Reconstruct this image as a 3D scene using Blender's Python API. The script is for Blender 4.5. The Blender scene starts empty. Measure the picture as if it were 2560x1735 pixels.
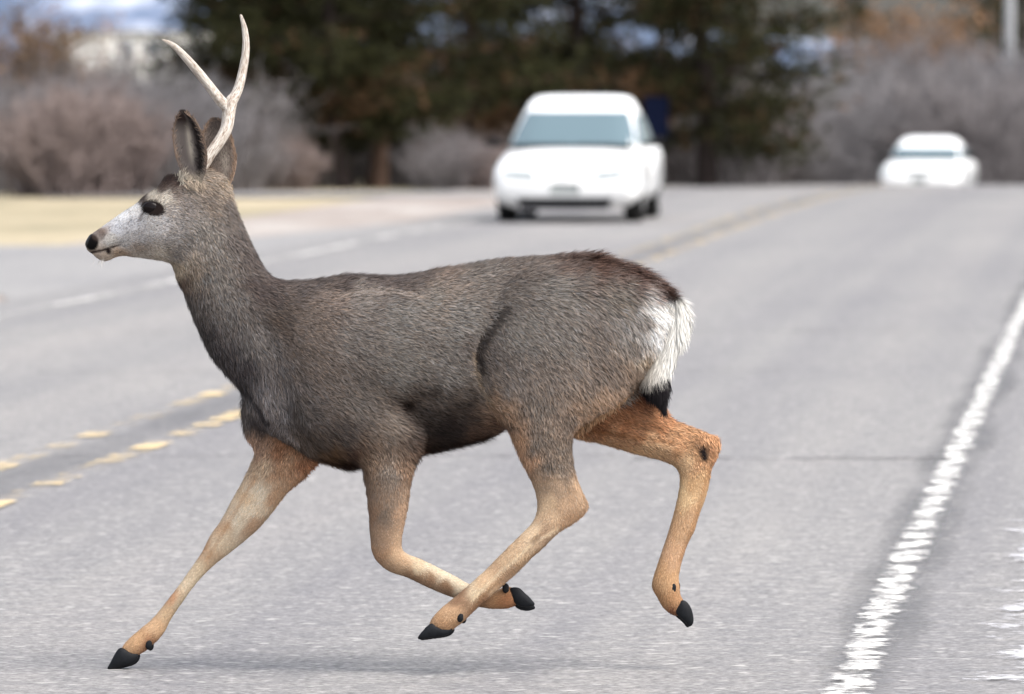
import bpy, bmesh, math, random
import numpy as np
from mathutils import Vector, Matrix, Euler
R = math.radians
SC = bpy.context.scene
COL = SC.collection

# ------------------------------------------------------------------ camera
CAM_H = 1.475            # eye height, m
FPX = 20000.0            # focal length in photo pixels (281 mm lens)
HZ = 205.0               # photo row of the horizon
DEER_Y = 20.0            # distance of the deer, m
cam = bpy.data.cameras.new('camera')
cam_o = bpy.data.objects.new('camera', cam); COL.objects.link(cam_o)
cam_o.location = (0, 0, CAM_H); cam_o.rotation_euler = (R(90), 0, 0)
cam.sensor_width = 36.0; cam.lens = FPX/2560*36.0
cam.shift_y = -(867.5-HZ)/2560
cam.clip_start = 0.5; cam.clip_end = 12000
cam.dof.use_dof = True; cam.dof.focus_distance = DEER_Y-0.08; cam.dof.aperture_fstop = 7.2
SC.camera = cam_o
# ------------------------------------------------------------------ sky and sun
SUN_EL, SUN_AZ = 56.0, 128.0     # azimuth clockwise from +Y (view direction): right and a little behind the camera
w = bpy.data.worlds.new('World'); SC.world = w; w.use_nodes = True
nt = w.node_tree; nt.nodes.clear()
wo = nt.nodes.new('ShaderNodeOutputWorld'); bg = nt.nodes.new('ShaderNodeBackground')
sky = nt.nodes.new('ShaderNodeTexSky'); sky.sky_type = 'NISHITA'; sky.sun_disc = False
sky.sun_elevation = R(SUN_EL); sky.sun_rotation = R(SUN_AZ)
sky.air_density = 1.0; sky.dust_density = 4.0; sky.ozone_density = 0.6
bg.inputs['Strength'].default_value = 0.15
hs = nt.nodes.new('ShaderNodeHueSaturation'); hs.inputs['Saturation'].default_value = 0.45      # thin overcast: a paler, greyer sky
nt.links.new(sky.outputs['Color'], hs.inputs['Color']); nt.links.new(hs.outputs[0], bg.inputs['Color']); nt.links.new(bg.outputs[0], wo.inputs[0])
sl = bpy.data.lights.new('sun', 'SUN'); sl.energy = 1.3; sl.angle = R(42); sl.color = (1.0, 0.95, 0.88)
so = bpy.data.objects.new('sun', sl); COL.objects.link(so)
az, el = R(SUN_AZ), R(SUN_EL)
sd = Vector((math.sin(az)*math.cos(el), math.cos(az)*math.cos(el), math.sin(el)))
so.rotation_euler = (-sd).to_track_quat('-Z', 'Y').to_euler()
so.location = (10, 0, 30)
SC.view_settings.view_transform = 'Standard'; SC.view_settings.look = 'None'
SC.view_settings.exposure = 1.30; SC.view_settings.gamma = 1.0
SC.cycles.use_denoising = True
try: SC.cycles.denoiser = 'OPENIMAGEDENOISE'
except Exception: pass
SC.cycles.max_bounces = 6; SC.cycles.diffuse_bounces = 3; SC.cycles.glossy_bounces = 3
SC.cycles.transparent_max_bounces = 16

# ------------------------------------------------------------------ helpers
def P(px, py, Y):                       # photo pixel at distance Y -> world point
    return ((px-1280.0)/FPX*Y, Y, CAM_H-(py-HZ)/FPX*Y)
def lin(c):
    c = np.asarray(c, float)/255.0
    return np.where(c <= 0.04045, c/12.92, ((c+0.055)/1.055)**2.4)
def tag(o, label=None, cat=None, group=None, kind=None):
    if label: o['label'] = label
    if cat: o['category'] = cat
    if group: o['group'] = group
    if kind: o['kind'] = kind
    return o
def empty(name, loc=(0, 0, 0), rz=0.0):
    o = bpy.data.objects.new(name, None); COL.objects.link(o)
    o.location = loc; o.rotation_euler = (0, 0, rz); o.empty_display_size = 0.2
    return o
def mesh_obj(name, verts, faces, mat, parent=None, smooth=True):
    me = bpy.data.meshes.new(name)
    me.from_pydata([tuple(v) for v in verts], [], [tuple(f) for f in faces])
    me.validate(); me.update()
    if smooth: me.polygons.foreach_set('use_smooth', [True]*len(me.polygons))
    me.materials.append(mat)
    o = bpy.data.objects.new(name, me); COL.objects.link(o); o.parent = parent
    return o
def fast_mesh(name, V, F, mat, parent=None, cols=None, smooth=True):
    """V (n,3), F (m,k) same-size polygons, via foreach_set"""
    V = np.ascontiguousarray(V, dtype=np.float32); F = np.ascontiguousarray(F, dtype=np.int32)
    me = bpy.data.meshes.new(name); k = F.shape[1]
    me.vertices.add(len(V)); me.vertices.foreach_set('co', V.ravel())
    me.loops.add(F.size); me.loops.foreach_set('vertex_index', F.ravel())
    me.polygons.add(len(F)); me.polygons.foreach_set('loop_start', np.arange(0, F.size, k, dtype=np.int32))
    me.update(calc_edges=True)
    if smooth: me.polygons.foreach_set('use_smooth', np.ones(len(F), dtype=bool))
    if cols is not None:
        at = me.attributes.new('Col', 'FLOAT_COLOR', 'POINT')
        c4 = np.ones((len(V), 4), np.float32); c4[:, :3] = cols
        at.data.foreach_set('color', c4.ravel())
    if mat: me.materials.append(mat)
    o = bpy.data.objects.new(name, me); COL.objects.link(o); o.parent = parent
    return o
class NT:                               # tiny node helper
    def __init__(s, name):
        s.m = bpy.data.materials.new(name); s.m.use_nodes = True
        s.t = s.m.node_tree; s.t.nodes.clear()
        s.out = s.n('ShaderNodeOutputMaterial')
    def n(s, typ, **kw):
        nd = s.t.nodes.new(typ)
        for k, v in kw.items(): setattr(nd, k, v)
        return nd
    def l(s, a, b): s.t.links.new(a, b)
    def principled(s, **kw):
        p = s.n('ShaderNodeBsdfPrincipled')
        for k, v in kw.items():
            i = p.inputs[k]
            if hasattr(v, 'is_output') or isinstance(v, bpy.types.NodeSocket): s.l(v, i)
            else: i.default_value = v
        return p
    def noise(s, vec, scale, detail=4, rough=0.6, mapping=None):
        if mapping:
            mp = s.n('ShaderNodeMapping'); mp.inputs['Scale'].default_value = mapping
            if vec is not None: s.l(vec, mp.inputs['Vector'])
            vec = mp.outputs[0]
        t = s.n('ShaderNodeTexNoise'); t.inputs['Scale'].default_value = scale
        t.inputs['Detail'].default_value = detail; t.inputs['Roughness'].default_value = rough
        if vec is not None: s.l(vec, t.inputs['Vector'])
        return t.outputs['Fac']
    def ramp(s, fac, stops):
        r = s.n('ShaderNodeValToRGB'); e = r.color_ramp.elements
        while len(e) < len(stops): e.new(0.5)
        for i, (p, c) in enumerate(stops):
            e[i].position = p; e[i].color = (c[0], c[1], c[2], 1) if not isinstance(c, float) else (c, c, c, 1)
        s.l(fac, r.inputs['Fac']); return r.outputs['Color']
    def mix(s, fac, a, b, mode='MIX'):
        m = s.n('ShaderNodeMix', data_type='RGBA', blend_type=mode)
        for v, i in ((fac, m.inputs[0]), (a, m.inputs[6]), (b, m.inputs[7])):
            if isinstance(v, bpy.types.NodeSocket): s.l(v, i)
            elif isinstance(v, (int, float)): i.default_value = v
            else: i.default_value = (v[0], v[1], v[2], 1)
        return m.outputs[2]
    def bump(s, h, strength, dist):
        b = s.n('ShaderNodeBump'); b.inputs['Strength'].default_value = strength; b.inputs['Distance'].default_value = dist
        s.l(h, b.inputs['Height']); return b.outputs[0]
    def done(s, bsdf): s.l(bsdf.outputs[0], s.out.inputs['Surface']); return s.m
def plain(name, col, rough=0.6, spec=0.4, metallic=0.0, var=0.12, scale=6.0, coat=0.0):
    m = NT(name); tc = m.n('ShaderNodeTexCoord').outputs['Object']
    f = m.noise(tc, scale)
    c = m.ramp(f, [(0.3, tuple(x*(1-var) for x in col)), (0.7, tuple(min(1, x*(1+var)) for x in col))])
    p = m.principled(**{'Base Color': c, 'Roughness': rough, 'Metallic': metallic, 'Specular IOR Level': spec})
    p.inputs['Coat Weight'].default_value = coat; p.inputs['Coat Roughness'].default_value = 0.05
    return m.done(p)
def attr_mat(name, rough=0.85, spec=0.15, transl=0.0, noise=None):
    m = NT(name); a = m.n('ShaderNodeAttribute', attribute_name='Col').outputs['Color']
    if noise:
        tc = m.n('ShaderNodeTexCoord').outputs['Object']
        f = m.noise(tc, noise[0], 3, 0.7)
        a = m.mix(1.0, a, m.ramp(f, [(0.25, (1-noise[1],)*3), (0.75, (1+noise[1],)*3)]), 'MULTIPLY')
    p = m.principled(**{'Base Color': a, 'Roughness': rough, 'Specular IOR Level': spec})
    if transl:
        tr = m.n('ShaderNodeBsdfTranslucent'); m.l(a, tr.inputs['Color'])
        mx = m.n('ShaderNodeMixShader'); mx.inputs[0].default_value = transl
        m.l(p.outputs[0], mx.inputs[1]); m.l(tr.outputs[0], mx.inputs[2]); return m.done(mx)
    return m.done(p)

# ------------------------------------------------------------------ the place: terrain, road
def road_x(Y):                          # centre line of the road
    Y = np.asarray(Y, float)
    return -2.59 + 0.07715*(Y-20) + np.where(Y > 85, 2.07*((Y-85)/71.0)**2*np.where(Y > 180, 0, 1), 0) + np.where(Y > 180, 3.706+0.0781*(Y-180), 0)
def ground_z(Y):                        # flat, then over a crest and down
    Y = np.asarray(Y, float)
    d = np.clip(Y-100, 0, None)
    return np.where(Y < 168, -2.2e-4*d*d, -1.0173-(1-np.exp(-(Y-168)*0.02992/1.6))*1.6)
YS = np.concatenate([np.linspace(-12, 90, 52), np.linspace(92, 180, 60), np.linspace(185, 420, 40), np.linspace(450, 3400, 30)])
def strip(name, t0, t1, mat, dz, y0=-12, y1=400, nt=5, follow=True, ys=None, kind='structure'):
    ys = YS[(YS >= y0) & (YS <= y1)] if ys is None else ys
    ys = np.unique(np.concatenate([ys, [y0, y1]]))
    tt = np.linspace(t0, t1, nt)
    V, UV = [], []
    for y in ys:
        x0 = float(road_x(y)) if follow else 0.0
        for t in tt:
            V.append((x0+t, y, float(ground_z(y))+dz)); UV.append((t, y))
    F = [(i*nt+j, i*nt+j+1, (i+1)*nt+j+1, (i+1)*nt+j) for i in range(len(ys)-1) for j in range(nt-1)]
    o = mesh_obj(name, V, F, mat, smooth=True)
    uv = o.data.uv_layers.new(name='UVMap')
    for lp in o.data.loops: uv.data[lp.index].uv = UV[lp.vertex_index]
    o['kind'] = kind
    return o
def asphalt(name, c0, c1, tint=(1, 1, 1), tracks=True, patchy=0.1):
    m = NT(name); uv = m.n('ShaderNodeUVMap').outputs[0]
    fine = m.noise(uv, 42, 3, 0.75)                                       # stone chips
    mid = m.noise(uv, 9, 3, 0.6)
    big = m.noise(uv, 1.0, 4, 0.6, (0.55, 0.12, 1))
    col = m.ramp(fine, [(0.30, tuple(c0*t for t in tint)), (0.55, tuple((c0+c1)/2*t for t in tint)), (0.74, tuple(c1*t for t in tint))])
    col = m.mix(1.0, col, m.ramp(mid, [(0.3, (0.78, 0.78, 0.80)), (0.7, (1.18, 1.16, 1.14))]), 'MULTIPLY')
    col = m.mix(1.0, col, m.ramp(big, [(0.3, (1-patchy, 1-patchy, 1-patchy*0.7)), (0.7, (1+patchy, 1+patchy*0.95, 1+patchy*0.9))]), 'MULTIPLY')
    if tracks:                                                           # worn wheel tracks along the road
        tr = m.noise(uv, 1.0, 2, 0.5, (1.25, 0.006, 1))
        col = m.mix(1.0, col, m.ramp(tr, [(0.32, (0.82, 0.82, 0.86)), (0.5, (1, 1, 1)), (0.68, (1.14, 1.12, 1.10))]), 'MULTIPLY')
        sp = m.noise(uv, 16, 1, 0.5)
        col = m.mix(m.ramp(sp, [(0.64, (0, 0, 0)), (0.72, (0.6,)*3)]), col, (0.42, 0.41, 0.39))   # pale chips
    p = m.principled(**{'Base Color': col, 'Roughness': 0.82, 'Specular IOR Level': 0.35})
    p_b = m.bump(fine, 0.35, 0.004); m.l(p_b, p.inputs['Normal'])
    return m.done(p)
def grass_ground():
    m = NT('dry_ground'); g = m.n('ShaderNodeNewGeometry').outputs['Position']
    a = m.noise(g, 1.0, 4, 0.6, (0.25, 0.05, 1)); b = m.noise(g, 3.0, 4, 0.7)
    col = m.ramp(a, [(0.30, (0.17, 0.16, 0.11)), (0.45, (0.29, 0.25, 0.17)), (0.60, (0.36, 0.31, 0.22)), (0.72, (0.28, 0.23, 0.19))])
    col = m.mix(1.0, col, m.ramp(b, [(0.3, (0.8,)*3), (0.7, (1.15,)*3)]), 'MULTIPLY')
    p = m.principled(**{'Base Color': col, 'Roughness': 0.95, 'Specular IOR Level': 0.1}); return m.done(p)
def gravel():
    m = NT('pink_gravel'); g = m.n('ShaderNodeNewGeometry').outputs['Position']
    a = m.noise(g, 1.0, 4, 0.65, (0.6, 0.10, 1)); b = m.noise(g, 30.0, 2, 0.7)
    col = m.ramp(a, [(0.3, (0.20, 0.165, 0.15)), (0.5, (0.27, 0.24, 0.22)), (0.7, (0.33, 0.31, 0.29))])
    col = m.mix(1.0, col, m.ramp(b, [(0.3, (0.8,)*3), (0.7, (1.2,)*3)]), 'MULTIPLY')
    p = m.principled(**{'Base Color': col, 'Roughness': 0.95, 'Specular IOR Level': 0.1}); return m.done(p)
def worn_paint(name, col, lo, hi, sc=(3.0, 1.2, 1), sc2=14, edge=None, top=1.0):
    m = NT(name); uv = m.n('ShaderNodeUVMap').outputs[0]
    a = m.noise(uv, 1.0, 3, 0.6, sc); b = m.noise(uv, sc2, 3, 0.7)
    mul = m.n('ShaderNodeMath', operation='ADD'); m.l(a, mul.inputs[0])
    s2 = m.n('ShaderNodeMath', operation='MULTIPLY'); m.l(b, s2.inputs[0]); s2.inputs[1].default_value = 0.7
    m.l(s2.outputs[0], mul.inputs[1])
    val = mul.outputs[0]
    if edge:                                                             # paint is rubbed away first along its borders
        sx = m.n('ShaderNodeSeparateXYZ'); m.l(uv, sx.inputs[0])
        d = m.n('ShaderNodeMath', operation='SUBTRACT'); m.l(sx.outputs[0], d.inputs[0]); d.inputs[1].default_value = edge[0]
        ab = m.n('ShaderNodeMath', operation='ABSOLUTE'); m.l(d.outputs[0], ab.inputs[0])
        pw = m.n('ShaderNodeMath', operation='DIVIDE'); m.l(ab.outputs[0], pw.inputs[0]); pw.inputs[1].default_value = edge[1]
        p2 = m.n('ShaderNodeMath', operation='POWER'); m.l(pw.outputs[0], p2.inputs[0]); p2.inputs[1].default_value = 2.5
        ml = m.n('ShaderNodeMath', operation='MULTIPLY'); m.l(p2.outputs[0], ml.inputs[0]); ml.inputs[1].default_value = edge[2]
        sb = m.n('ShaderNodeMath', operation='SUBTRACT'); m.l(val, sb.inputs[0]); m.l(ml.outputs[0], sb.inputs[1]); val = sb.outputs[0]
    fac = m.ramp(val, [(lo, (0, 0, 0)), (hi, (top, top, top))])
    p = m.principled(**{'Base Color': (*col, 1), 'Roughness': 0.7, 'Specular IOR Level': 0.3})
    tr = m.n('ShaderNodeBsdfTransparent'); mx = m.n('ShaderNodeMixShader')
    m.l(fac, mx.inputs[0]); m.l(tr.outputs[0], mx.inputs[1]); m.l(p.outputs[0], mx.inputs[2])
    return m.done(mx)
M_ASPH = asphalt('asphalt', 0.072, 0.33, (1.0, 0.985, 0.965))
M_DRIVE = asphalt('driveway_asphalt', 0.17, 0.26, (1.0, 0.99, 0.97), tracks=False)
# ground sheet reaching the horizon (a little below the road)
gs = []
xs = np.concatenate([np.linspace(-1500, -80, 12), np.linspace(-60, 60, 41), np.linspace(80, 1500, 12)])
V = [(x, y, float(ground_z(y))-0.03) for y in YS for x in xs]
nx = len(xs)
F = [(i*nx+j, i*nx+j+1, (i+1)*nx+j+1, (i+1)*nx+j) for i in range(len(YS)-1) for j in range(nx-1)]
g = mesh_obj('ground', V, F, grass_ground()); g['kind'] = 'structure'
strip('gravel_verge', -5.6, -3.3, gravel(), -0.012, nt=4)
strip('road', -3.45, 9.0, M_ASPH, 0.0, nt=9, y1=600)
# side road joining from the left, and a pale path behind the dry grass
def flat_patch(name, pts, mat, dz):
    V = [(x, y, float(ground_z(y))+dz) for x, y in pts]
    o = mesh_obj(name, V, [tuple(range(len(V)))], mat, smooth=False)
    uv = o.data.uv_layers.new(name='UVMap')
    for lp in o.data.loops: uv.data[lp.index].uv = V[lp.vertex_index][:2]
    o['kind'] = 'structure'; return o
X3 = lambda y, t: float(road_x(y))+t
flat_patch('side_road', [(-30, 59.5), (X3(58, -4.4), 60), (X3(54, -3.4), 54), (X3(86, -3.4), 86), (X3(74, -4.6), 73), (-14, 69), (-30, 67.5)], M_DRIVE, -0.006)
flat_patch('gravel_island', [(-9, 51.5), (X3(53, -5.8), 50), (X3(56, -4.5), 54.5), (X3(56, -5.2), 57.5), (-9, 58.5)], gravel(), 0.05)
flat_patch('path', [(-6.0, 103.5), (X3(103, -3.4), 104.0), (X3(110, -3.4), 110.0), (-5.0, 108.5), (-6.4, 106)], M_DRIVE, -0.006)
# painted lines: worn double yellow centre line, white edge lines, dark tar band under the near edge line
M_YEL = worn_paint('worn_yellow_paint', (0.62, 0.48, 0.26), 0.84, 1.02, (1.4, 1.9, 1), 12, top=.85)
M_WHT = worn_paint('worn_white_paint', (0.78, 0.77, 0.74), 0.72, 1.06, (9.0, 4.0, 1), 20, (3.45, .065, .26), .92)
M_FWHT = worn_paint('faded_white_paint', (0.46, 0.45, 0.43), 0.70, 1.3, (3.0, 0.6, 1), 8)
M_TAR = worn_paint('tar_sealant', (0.125, 0.125, 0.13), 0.60, 1.25, (2.5, 0.35, 1), 9, (3.45, .17, .45), .6)
M_CTAR = worn_paint('centre_sealant', (0.13, 0.13, 0.135), 0.60, 1.25, (2.5, 0.35, 1), 9, (0, .2, .4), .38)
M_SALT = worn_paint('pale_salt_residue', (0.66, 0.66, 0.69), 0.78, 1.12, (4.0, 2.0, 1), 18, (4.05, .38, .30), .85)
strip('centre_tar_band', -0.22, 0.22, M_CTAR, 0.004, nt=4, y1=160)
strip('centre_line', -0.235, -0.125, M_YEL, 0.008, nt=2, y1=160)
strip('centre_line', 0.125, 0.235, M_YEL, 0.008, nt=2, y1=160)
strip('edge_tar_band', 3.26, 3.66, M_TAR, 0.004, nt=4, y1=160)
strip('edge_line', 3.38, 3.52, M_WHT, 0.008, nt=3, y1=160)
strip('edge_line', -2.98, -2.86, M_FWHT, 0.008, nt=2, y1=160)
strip('shoulder_residue', 3.72, 4.6, M_SALT, 0.006, nt=4, y0=10, y1=60)
# sealed cracks across the lane
def crack(name, y0, t0, t1, seed, wid=0.03):
    rg = random.Random(seed); n = 40; V = []; UV = []
    y = y0
    for i in range(n+1):
        t = t0+(t1-t0)*i/n; y += rg.uniform(-0.05, 0.05)
        ww = wid*rg.uniform(0.3, 1.0)
        V += [(X3(y, t), y-ww, 0.0055), (X3(y, t), y+ww, 0.0055)]; UV += [(t, y-ww), (t, y+ww)]
    F = [(2*i, 2*i+2, 2*i+3, 2*i+1) for i in range(n)]
    o = mesh_obj(name, V, F, M_CRACK, smooth=False); o['kind'] = 'structure'
    uv = o.data.uv_layers.new(name='UVMap')
    for lp in o.data.loops: uv.data[lp.index].uv = UV[lp.vertex_index]
M_CRACK = worn_paint('crack_tar', (0.085, 0.08, 0.08), 0.72, 1.1, (1.6, 1.0, 1), 14)
crack('road_crack', 31.3, 2.2, 3.45, 1, 0.06); crack('road_crack', 31.5, -0.1, 2.1, 6, 0.025); crack('road_crack', 40.5, -1.4, 2.4, 2, 0.03)
crack('road_crack', 47.0, -2.9, 3.3, 3, 0.05); crack('road_crack', 24.5, 3.5, 4.6, 4, 0.03)

# ------------------------------------------------------------------ the deer
# Silhouettes are traced in photo pixels (about 1 mm each at the deer), inflated to round solids by a Poisson
# solve, joined smoothly in a volume and meshed as ONE continuous skin; then un-projected to the deer's distance.
ST = 4.0
U0, U1, V0, V1, W0, W1 = 190, 1830, 404, 1692, -220, 220
def unproj(p):
    p = np.asarray(p, float); Y = DEER_Y+p[:, 2]/1000.0
    return np.stack([(p[:, 0]-1280)/FPX*Y, Y, CAM_H-(p[:, 1]-HZ)/FPX*Y], 1)
def smooth_poly(pts, n=4):
    p = np.asarray(pts, float); out = []
    N = len(p)
    for i in range(N):
        a, b, c, d = p[i-1], p[i], p[(i+1) % N], p[(i+2) % N]
        for k in range(n):
            t = k/n
            out.append(0.5*((2*b)+(-a+c)*t+(2*a-5*b+4*c-d)*t*t+(-a+3*b-3*c+d)*t**3))
    return np.array(out)
def poly_sd(poly, U, V):                # signed distance, positive inside
    a = poly; b = np.roll(poly, -1, 0)
    d2 = np.full(U.shape, 1e12); ins = np.zeros(U.shape, bool)
    for (ax, ay), (bx, by) in zip(a, b):
        ex, ey = bx-ax, by-ay; L = ex*ex+ey*ey+1e-9
        t = np.clip(((U-ax)*ex+(V-ay)*ey)/L, 0, 1)
        d2 = np.minimum(d2, (U-ax-t*ex)**2+(V-ay-t*ey)**2)
        c = ((ay > V) != (by > V))
        with np.errstate(divide='ignore', invalid='ignore'):
            xx = ax+(V-ay)/(by-ay+1e-12)*ex
        ins ^= c & (U < xx)
    d = np.sqrt(d2); return np.where(ins, d, -d)
def poisson(mask, h, it):
    phi = np.zeros(mask.shape); om = 1.93
    ii, jj = np.indices(mask.shape); red = ((ii+jj) % 2 == 0) & mask; blk = ((ii+jj) % 2 == 1) & mask
    for _ in range(it):
        for s in (red, blk):
            nb = np.zeros_like(phi)
            nb[1:, :] += phi[:-1, :]; nb[:-1, :] += phi[1:, :]; nb[:, 1:] += phi[:, :-1]; nb[:, :-1] += phi[:, 1:]
            phi = np.where(s, phi+om*((nb+h*h)/4-phi), phi)
    return phi
def idw(ctrl, U, V, pw=3.0):            # smooth interpolation of values given at (u,v)
    c = np.asarray([q[:2] for q in ctrl], float); val = np.asarray([q[2] for q in ctrl], float)
    num = 0; den = 0
    for (x, y), q in zip(c, val):
        wgt = 1.0/(((U-x)**2+(V-y)**2)+400.0)**(pw/2); num = num+wgt*q; den = den+wgt
    return num/den
def layer(poly, asp, wc, st=ST, it=260, bumps=(), pad=44, box=None):
    """returns field pseudo-distance on its bounding box: (slices, F)"""
    poly = smooth_poly(poly)
    lo = np.maximum(np.floor((poly.min(0)-pad-[U0, V0])/st), 0).astype(int)
    hi = np.ceil((poly.max(0)+pad-[U0, V0])/st).astype(int)
    hi = np.minimum(hi, [NU-1, NV-1]) if box is None else hi
    us = U0+st*np.arange(lo[0], hi[0]+1); vs = V0+st*np.arange(lo[1], hi[1]+1)
    U, V = np.meshgrid(us, vs, indexing='ij')
    sd_ = poly_sd(poly, U, V)
    phi = 2*poisson(sd_ > 0, st, it)
    # near the edge use the true distance so the outline is not stepped
    g = np.where(sd_ > 0, phi/np.maximum(sd_, 1.0), 0)
    Phi = np.where(sd_ > 0, np.where(sd_ < 6, phi*0.5+0.5*np.minimum(g, 400)*sd_, phi), 60.0*sd_)
    a = idw(asp, U, V) if not np.isscalar(asp) else np.full(U.shape, float(asp))
    for f in bumps: a = a*f(U, V)
    c = idw(wc, U, V) if not np.isscalar(wc) else np.full(U.shape, float(wc))
    gu, gv = np.gradient(Phi, st)
    ws = W0+st*np.arange(NW)
    W = ws[None, None, :]-c[:, :, None]
    F = Phi[:, :, None]-(W/a[:, :, None])**2
    G = np.sqrt((gu**2+gv**2)[:, :, None]+(2*W/a[:, :, None]**2)**2)+8.0
    return (lo, hi), np.clip(F/G, -36, 36).astype(np.float32)
def smax(a, b, k):
    h = np.clip(k-np.abs(a-b), 0, None); return np.maximum(a, b)+h*h/(4*k)
def blur3(F):
    for ax in range(3):
        s = [slice(None)]*3; t = [slice(None)]*3
        s[ax] = slice(0, -2); t[ax] = slice(2, None); m_ = [slice(None)]*3; m_[ax] = slice(1, -1)
        G = F.copy(); G[tuple(m_)] = 0.5*F[tuple(m_)]+0.25*(F[tuple(s)]+F[tuple(t)]); F = G
    return F
def surface_nets(F, org, st):
    S = F > 0
    nu, nv, nw = F.shape
    cnt = np.zeros((nu-1, nv-1, nw-1), np.int8)
    for i in (0, 1):
        for j in (0, 1):
            for k in (0, 1): cnt += S[i:nu-1+i, j:nv-1+j, k:nw-1+k]
    act = (cnt > 0) & (cnt < 8)
    ci = np.argwhere(act)
    idx = np.full(act.shape, -1, np.int32); idx[act] = np.arange(len(ci))
    corner = np.array([[i, j, k] for i in (0, 1) for j in (0, 1) for k in (0, 1)])
    val = np.stack([F[ci[:, 0]+c[0], ci[:, 1]+c[1], ci[:, 2]+c[2]] for c in corner], 1)
    acc = np.zeros((len(ci), 3)); n = np.zeros(len(ci))
    for a_ in range(8):
        for b_ in range(a_+1, 8):
            if np.abs(corner[a_]-corner[b_]).sum() != 1: continue
            va, vb = val[:, a_], val[:, b_]; cr = (va > 0) != (vb > 0)
            t = np.where(cr, va/np.where(cr, va-vb, 1), 0)
            acc += np.where(cr[:, None], corner[a_]+t[:, None]*(corner[b_]-corner[a_]), 0); n += cr
    vert = (ci+acc/n[:, None])*st+np.asarray(org)
    quads = []
    for ax in range(3):
        o1, o2 = (ax+1) % 3, (ax+2) % 3
        sa = [slice(None)]*3; sb = [slice(None)]*3
        sa[ax] = slice(0, -1); sb[ax] = slice(1, None)
        for o in (o1, o2): sa[o] = slice(1, -1); sb[o] = slice(1, -1)
        A, B = S[tuple(sa)], S[tuple(sb)]
        e = np.argwhere(A != B); inside = A[tuple(e.T)]
        base = e.copy(); base[:, o1] += 1; base[:, o2] += 1
        q = []
        for d1, d2 in ((-1, -1), (0, -1), (0, 0), (-1, 0)):
            c = base.copy(); c[:, o1] += d1; c[:, o2] += d2; q.append(idx[c[:, 0], c[:, 1], c[:, 2]])
        q = np.stack(q, 1)
        q[~inside] = q[~inside][:, ::-1]
        quads.append(q)
    return vert, np.concatenate(quads)
def taubin(V, Q, it=6):
    e = np.concatenate([Q[:, [0, 1]], Q[:, [1, 2]], Q[:, [2, 3]], Q[:, [3, 0]]]); e = np.concatenate([e, e[:, ::-1]])
    deg = np.bincount(e[:, 0], minlength=len(V)).astype(float)
    for k in range(it):
        for lam in (0.5, -0.52):
            m = np.stack([np.bincount(e[:, 0], V[e[:, 1], c], minlength=len(V)) for c in range(3)], 1)/deg[:, None]
            V = V+lam*(m-V)
    return V
NU, NV, NW = int((U1-U0)/ST)+1, int((V1-V0)/ST)+1, int((W1-W0)/ST)+1

TORSO = [(215, 609), (229, 585), (250, 571), (297, 538), (340, 510), (356, 494), (374, 483), (393, 468), (425, 447), (465, 432), (505, 424), (545, 432),
         (572, 460), (584, 503), (603, 554), (626, 606), (650, 653), (671, 684), (702, 701), (744, 703), (778, 701), (824, 695), (873, 689), (911, 690),
         (957, 692), (995, 690), (1048, 683), (1090, 674), (1140, 667), (1200, 656), (1252, 648), (1336, 643), (1405, 639), (1462, 636), (1504, 641),
         (1538, 656), (1588, 672), (1633, 694), (1668, 722), (1684, 752), (1683, 800), (1668, 850), (1640, 895), (1590, 960), (1510, 1020), (1420, 1060),
         (1340, 1078), (1268, 1068), (1245, 1082), (1207, 1098), (1149, 1113), (1089, 1125), (1044, 1136), (980, 1150), (904, 1163), (866, 1170),
         (843, 1164), (782, 1145), (744, 1122), (702, 1098), (655, 1068), (628, 1030), (608, 985), (576, 945), (549, 917), (523, 883), (500, 833), (480, 787),
         (462, 735), (447, 707), (438, 680), (427, 659), (405, 651), (368, 646), (321, 640), (293, 641), (269, 652), (250, 650), (232, 635), (219, 627)]
A_TORSO = [(225, 607, .95), (260, 610, .82), (300, 590, .76), (350, 570, .74), (390, 540, .78), (440, 560, .68), (500, 500, .58), (520, 620, .66), (560, 730, .60),
           (620, 850, .52), (700, 800, .50), (680, 1000, .50), (800, 900, .58), (1000, 900, .64), (1150, 880, .62), (1300, 850, .56), (1500, 830, .52), (1600, 800, .55), (850, 1120, .55)]
MOUTH = np.array([(226, 632), (240, 629), (256, 626), (275, 620), (292, 614), (302, 611)], float)
def curve_d(pts, U, V):
    d = np.full(np.shape(U), 1e9)
    for (ax, ay), (bx, by) in zip(pts[:-1], pts[1:]):
        ex, ey = bx-ax, by-ay; t = np.clip(((U-ax)*ex+(V-ay)*ey)/(ex*ex+ey*ey), 0, 1)
        d = np.minimum(d, np.hypot(U-ax-t*ex, V-ay-t*ey))
    return d
def gb(u, v, ru, rv, amp, ang=0):
    ca, sa = math.cos(R(ang)), math.sin(R(ang))
    return lambda U, V: 1+amp*np.exp(-((((U-u)*ca+(V-v)*sa)/ru)**2+((-(U-u)*sa+(V-v)*ca)/rv)**2))
def gline(pts, r, amp):
    pts = np.array(pts, float); return lambda U, V: 1+amp*np.exp(-(curve_d(pts, U, V)/r)**2)
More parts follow.
